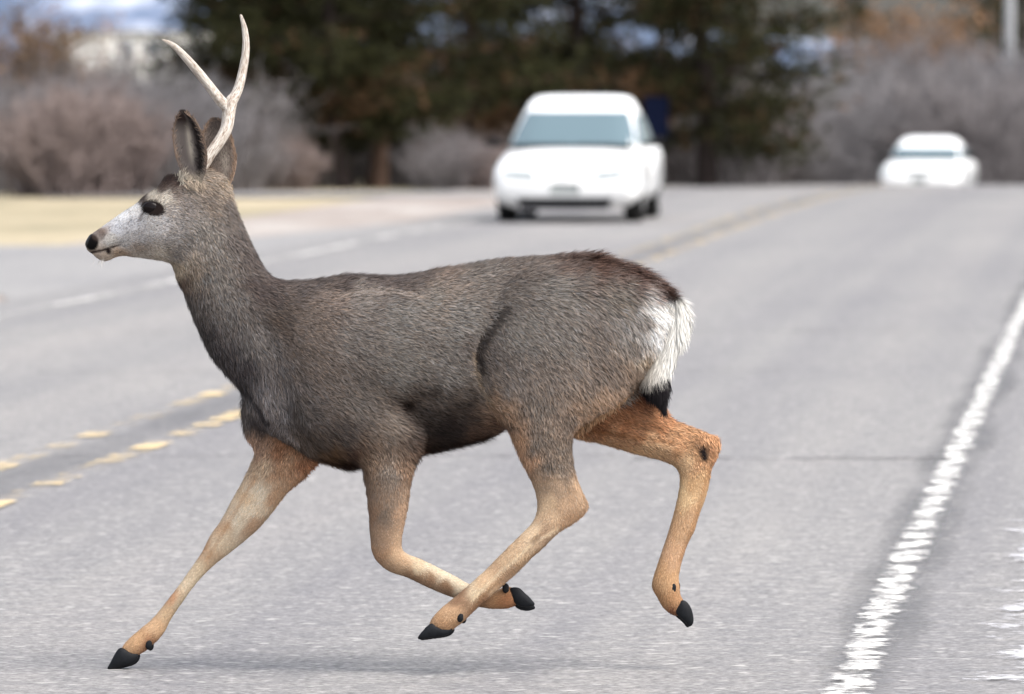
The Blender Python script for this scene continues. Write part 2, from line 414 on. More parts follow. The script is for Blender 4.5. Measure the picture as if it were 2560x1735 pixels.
BUMPS = [gline(MOUTH, 4.5, -0.16), gb(398, 492, 38, 14, .10, -25), gb(352, 540, 10, 22, -.07, 20), gb(400, 600, 60, 26, .07, 10),
         gb(840, 800, 110, 150, .06, 30), gline([(640, 800), (690, 900), (700, 1010), (720, 1090)], 22, -.06), gline([(600, 690), (560, 800), (590, 900)], 25, -.04),
         gline([(760, 760), (900, 730), (1080, 730)], 26, -.03), gline([(1170, 1000), (1130, 1060), (1060, 1090)], 26, -.10),
         gline([(1010, 1015), (1040, 1000), (1090, 990)], 18, -.05), gline([(1020, 800), (1060, 850), (1085, 900)], 12, -.012), gline([(606, 962), (635, 998), (662, 1042), (705, 1088)], 9, -.20),
         gline([(1330, 715), (1275, 748), (1240, 788), (1205, 840), (1188, 890), (1196, 935), (1218, 990)], 10, -.22), gb(1014, 1018, 17, 15, -.16)]
N_HIND = [(1290, 690), (1240, 735), (1198, 785), (1170, 840), (1160, 900), (1175, 960), (1205, 1010), (1244, 1045), (1271, 1077), (1289, 1119), (1309, 1164), (1329, 1204),
          (1341, 1239), (1343, 1277), (1329, 1309), (1289, 1349), (1249, 1389), (1199, 1439), (1149, 1483), (1103, 1521), (1079, 1548), (1074, 1566), (1090, 1578),
          (1120, 1580), (1145, 1564), (1168, 1545), (1194, 1518), (1229, 1488), (1274, 1448), (1314, 1409), (1358, 1369), (1393, 1334), (1438, 1304), (1466, 1276),
          (1470, 1258), (1456, 1229), (1439, 1189), (1431, 1149), (1430, 1100), (1441, 1074), (1473, 1050), (1519, 1019), (1553, 989), (1584, 943), (1614, 912),
          (1640, 870), (1655, 800), (1645, 745), (1590, 705), (1480, 672), (1380, 668)]
A_NHIND = [(1400, 850, .49), (1500, 850, .47), (1300, 900, .48), (1380, 1000, .50), (1370, 1120, .58), (1385, 1230, .52), (1430, 1265, .42), (1340, 1330, .62), (1230, 1440, .66), (1130, 1530, .80), (1100, 1565, .85)]
W_NHIND = [(1400, 800, -72), (1500, 850, -70), (1300, 900, -76), (1380, 1050, -88), (1380, 1230, -90), (1250, 1400, -102), (1170, 1480, -110), (1100, 1560, -112)]
F_HIND = [(1300, 760), (1260, 850), (1290, 960), (1350, 1040), (1433, 1092), (1488, 1105), (1548, 1122), (1598, 1137), (1648, 1149), (1686, 1166), (1700, 1189),
          (1697, 1229), (1687, 1274), (1673, 1324), (1658, 1369), (1643, 1414), (1633, 1446), (1630, 1468), (1643, 1493), (1655, 1515), (1670, 1530), (1692, 1538),
          (1708, 1524), (1710, 1504), (1700, 1486), (1698, 1463), (1697, 1439), (1703, 1409), (1717, 1364), (1735, 1329), (1747, 1289), (1762, 1249), (1772, 1214), (1778, 1174),
          (1792, 1144), (1801, 1112), (1796, 1093), (1772, 1084), (1737, 1071), (1687, 1051), (1668, 1030), (1650, 985), (1660, 900), (1670, 820), (1640, 740), (1540, 690), (1400, 690)]
A_FHIND = [(1450, 850, .46), (1550, 880, .44), (1520, 1030, .48), (1600, 1080, .55), (1680, 1110, .55), (1760, 1120, .45), (1735, 1200, .55), (1710, 1300, .66), (1670, 1440, .80), (1680, 1515, .85)]
W_FHIND = [(1450, 850, 72), (1600, 900, 70), (1600, 1080, 82), (1760, 1120, 84), (1700, 1300, 78), (1690, 1520, 72)]
N_FORE = [(850, 770), (780, 830), (735, 930), (735, 1030), (790, 1105), (860, 1140), (904, 1166), (914, 1209), (921, 1269), (925, 1319), (929, 1374), (945, 1406), (975, 1429), (1015, 1442),
          (1059, 1463), (1099, 1481), (1150, 1500), (1199, 1517), (1249, 1522), (1285, 1516), (1296, 1495), (1285, 1472), (1262, 1467), (1240, 1478), (1215, 1477),
          (1169, 1458), (1129, 1436), (1089, 1416), (1049, 1397), (1018, 1385), (1003, 1368), (1007, 1329), (1018, 1274), (1024, 1229), (1032, 1174), (1046, 1125),
          (1052, 1075), (1022, 1048), (985, 1000), (965, 930), (925, 820)]
A_NFORE = [(860, 900, .34), (900, 1020, .40), (960, 1120, .55), (970, 1220, .70), (965, 1330, .72), (970, 1400, .75), (1100, 1450, .80), (1250, 1495, .80)]
W_NFORE = [(860, 900, -80), (930, 1050, -88), (970, 1200, -80), (965, 1400, -66), (1120, 1455, -44), (1200, 1490, -40), (1270, 1490, -40)]
F_FORE = [(637, 1128), (626, 1163), (605, 1207), (578, 1254), (552, 1302), (526, 1339), (505, 1381), (478, 1420), (448, 1463), (418, 1502), (383, 1545), (348, 1575),
          (316, 1604), (303, 1628), (322, 1640), (344, 1638), (365, 1626), (387, 1607), (409, 1583), (426, 1550), (452, 1511), (483, 1468), (513, 1433), (548, 1402), (592, 1368),
          (639, 1328), (674, 1289), (713, 1237), (757, 1194), (786, 1160), (850, 1080), (850, 960), (770, 860), (680, 880), (628, 960), (608, 990), (606, 1040), (612, 1085)]
A_FFORE = [(750, 960, .36), (700, 1100, .45), (660, 1200, .55), (600, 1300, .68), (510, 1410, .75), (430, 1515, .80), (340, 1610, .85)]
W_FFORE = [(750, 960, 72), (700, 1100, 78), (640, 1240, 84), (520, 1400, 92), (330, 1620, 104)]
PED = [(392, 478), (404, 453), (419, 438), (434, 437), (446, 450), (456, 480), (430, 500), (402, 496)]
BRISK = [(600, 970), (606, 1040), (618, 1090), (650, 1110), (700, 1100), (740, 1080), (740, 980), (680, 920), (620, 940)]

FIELD = np.full((NU, NV, NW), -36, np.float32)
def add_layer(poly, asp, wc, k, **kw):
    (lo, hi), F = layer(poly, asp, wc, **kw)
    s = (slice(lo[0], hi[0]+1), slice(lo[1], hi[1]+1), slice(None))
    FIELD[s] = smax(FIELD[s], F, k)
add_layer(TORSO, A_TORSO, 0.0, 4, it=420, bumps=BUMPS)
add_layer(PED, .75, -14, 6)
add_layer(N_HIND, A_NHIND, W_NHIND, 9, bumps=[gline([(1350, 1330), (1230, 1440), (1130, 1530)], 7, .10), gline([(1375, 1355), (1270, 1440)], 7, -.10), gline([(1420, 1080), (1405, 1180), (1420, 1250)], 14, -.12)])
add_layer(F_HIND, A_FHIND, W_FHIND, 9, bumps=[gline([(1480, 1050), (1600, 1105), (1690, 1130)], 12, .12), gline([(1560, 1060), (1700, 1095)], 10, -.10)])
add_layer(N_FORE, A_NFORE, W_NFORE, 16)
add_layer(F_FORE, A_FFORE, W_FFORE, 12, bumps=[gline([(670, 1180), (590, 1310), (510, 1410)], 11, .10), gline([(640, 1170), (560, 1310)], 8, -.08)])
FIELD = blur3(FIELD)
BV, BQ = surface_nets(FIELD, (U0, V0, W0), ST)
BV = taubin(BV, BQ, 4)
def half_width(u, v):                   # near-side surface depth at a pixel
    i, j = int(round((u-U0)/ST)), int(round((v-V0)/ST)); col = FIELD[i, j]
    k = np.argmax(col > 0); return W0+ST*(k-1)+ST*(-col[k-1])/(col[k]-col[k-1])

# ---- coat colours with some fold shade in them (display values as seen, turned to base colours by KA)
KA = 0.78
def C(r, g, b): return lin((r, g, b))*KA
NEAR, FAR, ANY = -1, 1, 0
CTRL = [  # u, v, side, colour
    (250, 560, 0, (222, 222, 226)), (300, 535, 0, (238, 238, 240)), (290, 575, 0, (200, 200, 206)), (335, 520, 0, (225, 222, 220)), (330, 560, 0, (186, 184, 188)), (275, 600, 0, (190, 184, 176)),
    (310, 600, 0, (186, 180, 176)), (350, 590, 0, (176, 170, 168)), (390, 560, 0, (196, 190, 186)), (410, 560, 0, (186, 180, 178)), (350, 620, 0, (170, 152, 136)), (400, 640, 0, (214, 198, 178)), (350, 640, 0, (215, 202, 188)),
    (300, 632, 0, (188, 160, 132)), (262, 645, 0, (206, 184, 160)), (246, 640, 0, (200, 178, 158)), (255, 575, 0, (150, 130, 118)), (380, 492, 0, (205, 192, 172)), (410, 500, 0, (206, 194, 176)), (352, 500, 0, (90, 76, 70)), (425, 525, 0, (160, 150, 142)),
    (418, 452, 0, (66, 50, 46)), (404, 470, 0, (92, 74, 66)), (434, 462, 0, (84, 66, 58)), (440, 480, 0, (120, 106, 96)), (460, 520, 0, (118, 108, 102)), (430, 580, 0, (152, 144, 138)), (470, 600, 0, (124, 115, 108)), (440, 640, 0, (150, 139, 130)),
    (470, 450, 0, (170, 156, 140)), (520, 440, 0, (150, 132, 114)), (570, 470, 0, (150, 132, 112)), (530, 500, 0, (118, 104, 92)), (445, 670, 0, (196, 172, 140)), (455, 705, 0, (96, 74, 62)), (480, 690, 0, (140, 122, 104)),
    (580, 530, 0, (96, 86, 80)), (520, 580, 0, (122, 114, 106)), (530, 680, 0, (116, 108, 101)), (630, 640, 0, (80, 70, 66)), (600, 600, 0, (92, 82, 77)), (480, 750, 0, (98, 88, 82)), (560, 760, 0, (112, 104, 98)), (660, 720, 0, (76, 64, 60)),
    (505, 830, 0, (78, 70, 68)), (560, 890, 0, (76, 68, 67)), (640, 860, 0, (108, 100, 95)), (600, 940, 0, (70, 62, 62)), (640, 985, 0, (118, 110, 108)), (670, 1010, 0, (140, 130, 126)), (650, 1040, 0, (74, 64, 62)), (615, 1030, 0, (110, 98, 92)),
    (700, 790, 0, (84, 72, 64)), (760, 712, 0, (92, 81, 76)), (860, 698, 0, (92, 80, 75)), (980, 698, 0, (94, 82, 77)), (920, 696, 0, (92, 80, 75)), (1040, 690, 0, (100, 88, 82)), (830, 750, 0, (128, 111, 100)), (900, 740, 0, (132, 122, 114)), (780, 800, 0, (116, 101, 90)), (800, 900, 0, (112, 98, 88)),
    (900, 850, 0, (122, 112, 104)), (1000, 800, 0, (124, 117, 110)), (1080, 740, 0, (132, 122, 112)), (1115, 720, 0, (134, 120, 109)), (1100, 690, 0, (128, 110, 98)), (1150, 800, 0, (124, 117, 110)), (1000, 920, 0, (118, 110, 102)), (1120, 920, 0, (120, 112, 105)),
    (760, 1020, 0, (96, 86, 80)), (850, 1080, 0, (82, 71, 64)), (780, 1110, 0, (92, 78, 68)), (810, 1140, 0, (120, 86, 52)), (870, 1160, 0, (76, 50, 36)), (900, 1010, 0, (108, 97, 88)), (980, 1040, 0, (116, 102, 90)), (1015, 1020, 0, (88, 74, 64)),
    (1080, 1040, 0, (60, 50, 44)), (1100, 1085, 0, (40, 31, 27)), (1070, 1060, 0, (46, 36, 31)), (1130, 1065, 0, (44, 34, 30)), (1085, 1112, 0, (42, 31, 26)), (1150, 1035, 0, (66, 55, 48)), (1060, 1030, 0, (70, 60, 53)), (1060, 1130, 0, (66, 46, 36)), (1180, 1080, 0, (100, 74, 58)), (1240, 1060, 0, (112, 82, 64)), (1180, 960, 0, (106, 94, 84)),  # dark belly hair, deepened with the shade of the hollow behind the elbow
    (1200, 680, 0, (118, 108, 100)), (1300, 660, 0, (110, 98, 90)), (1420, 655, 0, (104, 84, 74)), (1500, 655, 0, (92, 66, 54)), (1580, 690, 0, (86, 60, 50)), (1650, 725, 0, (92, 62, 50)), (1400, 720, 0, (128, 120, 112)), (1550, 740, 0, (120, 110, 100)),
    (1250, 800, 0, (110, 101, 94)), (1200, 880, 0, (98, 88, 82)), (1300, 820, 0, (126, 118, 110)), (1400, 850, 0, (124, 115, 107)), (1500, 850, 0, (116, 104, 95)), (1280, 950, 0, (122, 110, 101)), (1400, 940, 0, (122, 108, 97)), (1500, 940, 0, (118, 102, 90)), (1580, 920, 0, (136, 112, 92)),
    (1648, 800, 0, (234, 232, 228)), (1630, 850, 0, (226, 224, 222)), (1655, 770, 0, (236, 234, 230)), (1675, 800, 0, (232, 228, 222)), (1605, 800, 0, (122, 112, 104)), (1590, 860, 0, (120, 108, 98)), (1615, 900, 0, (170, 148, 122)),
    # near hind leg
    (1340, 1020, -1, (126, 112, 100)), (1250, 1030, -1, (176, 140, 108)), (1285, 1100, -1, (206, 158, 116)), (1310, 1160, -1, (200, 152, 112)), (1350, 1100, -1, (128, 112, 98)), (1380, 1160, -1, (122, 106, 92)), (1410, 1120, -1, (120, 104, 90)), (1420, 1060, -1, (128, 110, 96)),
    (1520, 1000, -1, (166, 134, 106)), (1450, 1060, -1, (170, 134, 102)), (1380, 1220, -1, (160, 132, 104)), (1370, 1260, -1, (206, 172, 132)), (1430, 1250, -1, (186, 150, 114)), (1440, 1290, -1, (176, 136, 98)), (1330, 1330, -1, (212, 182, 144)), (1360, 1340, -1, (168, 134, 102)),
    (1280, 1390, -1, (200, 166, 126)), (1280, 1425, -1, (172, 136, 102)), (1200, 1460, -1, (204, 168, 126)), (1130, 1520, -1, (206, 162, 116)), (1120, 1560, -1, (186, 140, 94)),
    # near fore leg
    (920, 1170, -1, (140, 112, 88)), (970, 1180, -1, (128, 112, 98)), (1020, 1180, -1, (140, 110, 86)), (930, 1280, -1, (158, 122, 92)), (970, 1280, -1, (136, 116, 98)), (1008, 1290, -1, (188, 150, 116)), (960, 1360, -1, (158, 126, 98)), (945, 1390, -1, (176, 134, 96)), (990, 1400, -1, (196, 158, 118)),
    (1040, 1408, -1, (216, 190, 152)), (1075, 1422, -1, (222, 202, 168)), (1110, 1438, -1, (226, 208, 176)), (1150, 1458, -1, (226, 208, 176)), (1190, 1475, -1, (214, 188, 150)), (1030, 1436, -1, (160, 122, 88)), (1070, 1456, -1, (156, 118, 84)), (1110, 1474, -1, (152, 114, 80)), (1150, 1492, -1, (150, 110, 78)), (1200, 1510, -1, (156, 112, 76)), (1240, 1495, -1, (188, 136, 86)), (1270, 1505, -1, (170, 112, 66)),
    # far fore leg (inner side)
    (640, 1110, 1, (176, 136, 106)), (700, 1120, 1, (170, 116, 76)), (650, 1170, 1, (206, 172, 134)), (720, 1170, 1, (200, 152, 110)), (770, 1160, 1, (196, 132, 86)), (610, 1230, 1, (216, 184, 144)), (650, 1230, 1, (224, 204, 174)), (620, 1270, 1, (224, 203, 172)), (560, 1350, 1, (214, 190, 156)), (495, 1430, 1, (216, 190, 152)), (420, 1530, 1, (214, 178, 134)), (690, 1240, 1, (206, 162, 120)),
    (560, 1320, 1, (206, 166, 124)), (590, 1310, 1, (222, 202, 172)), (630, 1310, 1, (190, 152, 116)), (510, 1390, 1, (192, 146, 104)), (525, 1405, 1, (206, 174, 136)), (470, 1460, 1, (222, 198, 162)), (430, 1490, 1, (206, 152, 106)), (450, 1500, 1, (206, 182, 146)), (390, 1560, 1, (218, 174, 126)), (340, 1600, 1, (216, 168, 116)), (370, 1610, 1, (178, 126, 84)),
    # far hind leg (inner side)
    (1500, 1060, 1, (156, 100, 58)), (1600, 990, 1, (140, 84, 46)), (1560, 1060, 1, (168, 108, 62)), (1640, 1060, 1, (186, 124, 74)), (1540, 1105, 1, (200, 148, 100)), (1620, 1125, 1, (214, 168, 118)), (1700, 1100, 1, (200, 146, 96)), (1780, 1100, 1, (206, 148, 96)), (1757, 1132, 1, (34, 20, 16)), (1775, 1132, 1, (180, 124, 78)), (1740, 1140, 1, (186, 136, 88)), (1757, 1155, 1, (190, 138, 90)),
    (1710, 1160, 1, (214, 172, 122)), (1740, 1210, 1, (200, 156, 104)), (1715, 1230, 1, (214, 176, 124)), (1720, 1300, 1, (198, 154, 108)), (1690, 1380, 1, (196, 152, 110)), (1665, 1450, 1, (196, 150, 100)), (1670, 1500, 1, (184, 134, 84)), (1680, 1530, 1, (140, 88, 56))]
CU = np.array([[c[0], c[1]] for c in CTRL], float); CS = np.array([c[2] for c in CTRL]); CC = np.array([C(*c[3]) for c in CTRL])
_lum = CC.mean(1, keepdims=True); CC = _lum+(CC-_lum)*np.where(np.array([abs(c[2]) for c in CTRL])[:, None] > 0, .80, .76)
def coat(p):
    """base colour of the coat, fold and tendon shade painted in, at volume points p (u,v,w)"""
    p = np.asarray(p, float); out = np.zeros((len(p), 3))
    for s in range(0, len(p), 20000):
        q = p[s:s+20000]
        wob = 7*np.stack([np.sin(q[:, 1]*.11+q[:, 0]*.05)+np.sin(q[:, 1]*.047-q[:, 2]*.09), np.sin(q[:, 0]*.12+q[:, 1]*.03)+np.sin(q[:, 0]*.041+q[:, 2]*.08)], 1)
        wob[q[:, 0] < 480] *= 0.3
        d2 = ((q[:, None, :2]+wob[:, None, :]-CU[None])**2).sum(2)+np.where(q[:, 0] < 440, 16.0, np.where(q[:, 1] > 1150, 120.0, 220.0))[:, None]
        side = np.where(q[:, 2] < -18, -1, np.where(q[:, 2] > 18, 1, 0))
        bad = (CS[None] != 0) & (side[:, None] != CS[None])
        wgt = np.where(bad, 1e-12, 1.0)/d2**1.9
        out[s:s+20000] = (wgt[:, :, None]*CC[None]).sum(1)/wgt.sum(1)[:, None]
    u, v, w_ = p[:, 0], p[:, 1], p[:, 2]
    def paint(mask, col):
        nonlocal out
        out = out*(1-mask[:, None])+np.asarray(col)[None]*mask[:, None]
    def streak(pts, r_, k_, col, sd_=None):
        m_ = np.clip(1.5-curve_d(np.array(pts, float), u, v)/r_, 0, 1)*k_
        if sd_: m_ = m_*(w_*sd_ > 10)
        paint(m_, C(*col))
    streak([(1262, 772), (1232, 815), (1206, 855), (1197, 890), (1203, 922)], 9, .75, (48, 42, 39), -1)  # thigh crease: its shade painted into the coat as a dark line
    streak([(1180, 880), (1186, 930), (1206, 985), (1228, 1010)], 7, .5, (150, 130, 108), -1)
    streak([(606, 968), (628, 990), (648, 1022), (668, 1052)], 7, .8, (40, 36, 38))  # chest crease darkened in the coat, as shade in the fold
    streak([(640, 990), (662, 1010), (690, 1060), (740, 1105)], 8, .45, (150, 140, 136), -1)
    streak([(1002, 1012), (1012, 1020), (1022, 1012)], 11, .85, (38, 28, 23), -1)  # shadow of the elbow pocket, painted as dark coat
    streak([(845, 742), (900, 730), (970, 728), (1050, 742)], 7, .5, (156, 144, 134), -1)
    streak([(1000, 815), (1030, 835), (1060, 860)], 8, .45, (86, 78, 73), -1)
    streak([(690, 800), (720, 850), (735, 880)], 14, .5, (74, 63, 56), -1)
    # tendons on the lower legs: lit ridges and shaded grooves put into the colour
    streak([(1395, 1320), (1330, 1360), (1255, 1425), (1180, 1500)], 4.5, .55, (226, 204, 172), -1)
    streak([(1390, 1345), (1320, 1395), (1250, 1450), (1190, 1505)], 4, .6, (140, 108, 80), -1)
    streak([(1345, 1345), (1335, 1350)], 8, .55, (120, 96, 76), -1)
    streak([(1440, 1090), (1520, 1112), (1600, 1135)], 6, .4, (220, 176, 130), 1)
    streak([(1480, 1075), (1580, 1092), (1680, 1105)], 5, .5, (140, 92, 58), 1)
    streak([(1755, 1122), (1760, 1140)], 9, 1.0, (26, 16, 13), 1)
    streak([(1772, 1170), (1755, 1240), (1735, 1310), (1700, 1400)], 5, .45, (150, 108, 72), 1)
    streak([(640, 1190), (600, 1260), (560, 1330), (520, 1395)], 5, .4, (176, 136, 100), 1)
    # dark eye rim, tear line, lips
    e = ((u-381)/30)**2+((v-521-(u-381)*.10)/20)**2
    paint(np.clip((1.12-e)*4, 0, 1), C(34, 26, 24))
    paint(np.clip(1.3-curve_d(np.array([(360, 528), (352, 540), (347, 553)], float), u, v)/4, 0, 1)*0.75, C(70, 58, 54))
    paint(np.clip(1.4-curve_d(MOUTH, u, v)/(3.4-1.6*np.clip((u-270)/30, 0, 1)), 0, 1)*np.clip(1.2-(u-280)/40, 0, 1), C(40, 28, 26))
    paint(np.clip(1.35-np.hypot((u-229)/15, (v-606)/18), 0, .35)/.35, C(16, 13, 14)); paint(np.clip(1.4-np.hypot((u-246)/14, (v-588)/12), 0, .4)*1.4, C(84, 70, 64))
    paint(np.clip(1.5-np.hypot(u-271, v-629)/7, 0, 1), C(26, 18, 18))
    return out
def mesh_normals(V, Q):
    n = np.cross(V[Q[:, 2]]-V[Q[:, 0]], V[Q[:, 3]]-V[Q[:, 1]])
    vn = np.stack([np.bincount(Q.ravel(), np.repeat(n[:, c], 4), minlength=len(V)) for c in range(3)], 1)
    return n, vn/np.maximum(np.linalg.norm(vn, axis=1, keepdims=True), 1e-9)
deer = empty('deer', (-0.1, DEER_Y, 0.0))
tag(deer, 'grey-brown mule deer buck with a single forked antler trotting across the road', 'deer')
DINV = np.array([-0.1, DEER_Y, 0.0])
M_SKIN = attr_mat('deer_skin', 0.9, 0.1, noise=(220, 0.25))
M_FUR = attr_mat('deer_fur', 0.75, 0.18)
BW = unproj(BV)
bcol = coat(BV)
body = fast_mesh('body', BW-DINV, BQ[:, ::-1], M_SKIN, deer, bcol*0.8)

# ---- fur: short flat blades combed along the body
GUIDE = [(250, 590, .9, -.35), (330, 540, .85, -.5), (400, 480, .9, -.4), (400, 600, .95, .1), (330, 620, 1, .05), (460, 520, .8, .5), (520, 450, .8, .6), (530, 600, .5, .85), (480, 720, .3, .95),
         (600, 620, .6, .8), (580, 800, .45, .9), (680, 740, .85, .5), (620, 950, .3, .95), (760, 720, 1, .1), (800, 850, .9, .5), (900, 700, 1, .05), (1000, 800, .95, .3), (820, 1050, .85, .5), (850, 1150, .95, .35), (1050, 1000, .9, .4),
         (1100, 1110, .95, .3), (1200, 700, 1, .05), (1200, 1060, .95, .2), (1400, 660, 1, .1), (1550, 680, .9, .4), (1650, 740, .75, .65), (1300, 850, .8, .6), (1450, 850, .7, .7), (1600, 850, .45, .9), (1500, 980, .6, .8), (1350, 1050, .3, .95),
         (1380, 1180, .25, .97), (1430, 1260, .3, .8), (1330, 1320, -.7, .7), (1200, 1450, -.75, .68), (1110, 1550, -.6, .8), (970, 1200, 0, 1), (965, 1350, .1, 1), (1000, 1410, .9, .4), (1150, 1465, .9, .4), (1260, 1495, 1, .1),
         (690, 1120, -.3, .95), (600, 1300, -.6, .8), (450, 1480, -.65, .75), (340, 1610, -.7, .7), (1560, 1070, .9, .35), (1700, 1110, .9, .3), (1770, 1120, .3, .95), (1730, 1230, -.1, 1), (1690, 1380, -.25, .97), (1660, 1480, .1, 1)]
GUV = np.array([g_[:2] for g_ in GUIDE], float); GD = np.array([g_[2:] for g_ in GUIDE], float)
def comb(p):
    out = np.zeros((len(p), 2))
    for s in range(0, len(p), 40000):
        d2 = ((p[s:s+40000, None, :2]-GUV[None])**2).sum(2)+100; wg = 1/d2**1.6
        out[s:s+40000] = (wg[:, :, None]*GD[None]).sum(1)/wg.sum(1)[:, None]
    return out
def blades(name, parent, pos, nrm, dirs, length, width, lift, cols, rng, tip=1.25, curl=0.2):
    """flat tapering blades (quad + triangle), pos/nrm/dirs in world space"""
    n = len(pos)
    d = dirs-(dirs*nrm).sum(1)[:, None]*nrm
    d += rng.normal(0, curl, (n, 3)); d -= (d*nrm).sum(1)[:, None]*nrm
    d /= np.maximum(np.linalg.norm(d, axis=1, keepdims=True), 1e-6)
    l = lift[:, None] if np.ndim(lift) else lift
    g1 = d*np.cos(l)+nrm*np.sin(l); g2 = d*np.cos(l*.55)+nrm*np.sin(l*.55)
    sdv = np.cross(d, nrm); wd = width[:, None]*.5; L = length[:, None]
    p0 = pos-nrm*0.001; m = p0+g1*L*.5; t = m+g2*L*.5
    V = np.stack([p0-sdv*wd, p0+sdv*wd, m+sdv*wd*.85, m-sdv*wd*.85, t], 1).reshape(-1, 3)
    b = np.arange(n)[:, None]*5
    T = np.concatenate([b+np.array([[0, 1, 2]]), b+np.array([[0, 2, 3]]), b+np.array([[3, 2, 4]])])
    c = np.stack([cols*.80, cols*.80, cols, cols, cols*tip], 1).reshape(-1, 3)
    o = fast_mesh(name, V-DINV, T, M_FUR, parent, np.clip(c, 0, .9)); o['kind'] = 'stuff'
    return o
RNG = np.random.default_rng(5)
def scatter(V, Q, n, weight=None):
    """random points on quads; returns (points, interpolated weights idx)"""
    T = np.concatenate([Q[:, [0, 1, 2]], Q[:, [0, 2, 3]]])
    a = np.linalg.norm(np.cross(V[T[:, 1]]-V[T[:, 0]], V[T[:, 2]]-V[T[:, 0]]), axis=1)
    if weight is not None: a = a*weight[T].mean(1)
    f = RNG.choice(len(T), n, p=a/a.sum()); r = RNG.random((n, 2)); s = np.sqrt(r[:, :1])
    bc = np.concatenate([1-s, s*(1-r[:, 1:]), s*r[:, 1:]], 1)
    return T[f], bc
_, bnv = mesh_normals(BV, BQ)
bn = bnv.copy()
if np.mean(((BV-BV.mean(0))*bn).sum(1)) < 0: bn = -bn
bn = np.stack([bn[:, 0], bn[:, 2], -bn[:, 1]], 1)            # volume axes -> world axes
u_, v_, w_ = BV.T
nose_m = ((u_-228)/26)**2+((v_-606)/30)**2 < 1
eye_m = ((u_-381)/25)**2+((v_-521)/16)**2 < 1
wt = np.where(nose_m | eye_m, 0.0, 1.0)*np.where(u_ < 470, 2.2, 1.0)*np.where(v_ > 1180, 1.5, 1.0)*np.where(w_ > 60, 0.8, 1.0)
NB = 330000
tri, bc = scatter(BV, BQ, NB, wt)
def at_bc(A): return (A[tri]*bc[:, :, None]).sum(1)
pv = at_bc(BV); pw_ = at_bc(BW); pn = at_bc(bn); pn /= np.linalg.norm(pn, axis=1, keepdims=True)
pd = comb(pv); pd3 = np.stack([pd[:, 0], np.zeros(len(pd)), -pd[:, 1]], 1)
length = idw([(240, 600, 5), (330, 550, 7), (390, 560, 8), (470, 560, 13), (540, 450, 18), (530, 700, 17), (620, 620, 17), (640, 980, 26), (800, 800, 17), (860, 705, 26), (1000, 700, 20), (1000, 900, 18), (860, 1160, 30), (1080, 1120, 30), (1200, 1080, 24), (1300, 660, 20), (1420, 650, 28),
              (1520, 665, 38), (1620, 705, 40), (1660, 780, 30), (1300, 850, 17), (1500, 850, 19), (1550, 980, 26), (1380, 1100, 14), (1350, 1250, 9), (1200, 1450, 8), (970, 1200, 12), (970, 1350, 8), (1150, 1470, 7), (680, 1150, 12), (550, 1340, 8), (380, 1570, 8), (1550, 1080, 12), (1700, 1200, 9), (1670, 1480, 9)], pv[:, 0], pv[:, 1])
length = length*RNG.uniform(.65, 1.25, NB)/1000
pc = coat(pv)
griz = np.clip(RNG.normal(1, .40, NB), .30, 2.2)
legm = np.clip((pv[:, 1]-1150)/80, 0, 1); griz = 1+(griz-1)*(1-.72*legm)*np.where(pv[:, 0] < 400, .85, 1)
warm = RNG.normal(0, .05, NB)
griz = griz*np.where((pv[:, 0] < 425) & (RNG.random(NB) < .16), .45, 1)
pc = pc*griz[:, None]*np.stack([1+warm, np.ones(NB), 1-warm], 1)
clump = .5*np.sin(pv[:, 0]*.19+2*np.sin(pv[:, 1]*.083))+.5*np.sin(pv[:, 1]*.23+1.7*np.sin(pv[:, 0]*.071))
pc *= (1+.07*clump*(1-legm))[:, None]
lift = np.clip(RNG.normal(.34, .14, NB), .05, .9)*np.where((pv[:, 0] > 1420) & (pv[:, 1] < 740), 1.5, 1)*np.where(legm > .5, .55, 1)
lift += .10*clump*(1-legm)
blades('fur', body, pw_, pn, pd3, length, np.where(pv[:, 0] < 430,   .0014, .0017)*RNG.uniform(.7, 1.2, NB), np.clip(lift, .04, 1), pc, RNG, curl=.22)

# ---- parts that look different from the coat
def small_inflate(name, poly, asp, wc, mat, parent, st=1.5, col=None, it=140, taub=3):
    """a small solid from a traced outline"""
    poly = smooth_poly(poly, 4); pad = 4*st
    lo = poly.min(0)-pad; hi = poly.max(0)+pad
    us = np.arange(lo[0], hi[0]+st, st); vs = np.arange(lo[1], hi[1]+st, st)
    U, V = np.meshgrid(us, vs, indexing='ij'); s_ = poly_sd(poly, U, V)
    phi = 2*poisson(s_ > 0, st, it); Phi = np.where(s_ > 0, phi, 20*s_)
    mw = math.sqrt(phi.max())*asp+4*st
    ws = np.arange(-mw, mw+st, st)
    c = wc(U, V) if callable(wc) else wc+0*U
    F = (Phi[:, :, None]-(ws[None, None, :]/asp)**2)
    gu, gv = np.gradient(Phi, st)
    G = np.sqrt((gu**2+gv**2)[:, :, None]+(2*ws[None, None, :]/asp**2)**2)+4
    F = blur3(np.clip(F/G, -12, 12).astype(np.float32))
    V3, Q = surface_nets(F, (us[0], vs[0], ws[0]), st); V3 = taubin(V3, Q, taub)
    if callable(wc): V3[:, 2] += wc(V3[:, 0], V3[:, 1])
    else: V3[:, 2] += wc
    return fast_mesh(name, unproj(V3)-DINV, Q[:, ::-1], mat, parent, col(V3) if col else None), V3, Q
M_HOOF = plain('hoof_horn', (0.007, 0.008, 0.010), 0.6, 0.16, var=.35, scale=60)
M_NOSE = plain('wet_nose', (0.010, 0.009, 0.010), 0.5, 0.3, var=.3, scale=90)
small_inflate('nose', [(213, 608), (219, 595), (229, 584), (240, 588), (245, 600), (243, 614), (234, 624), (222, 624), (215, 618)], 1.35, 0.0, M_NOSE, deer)
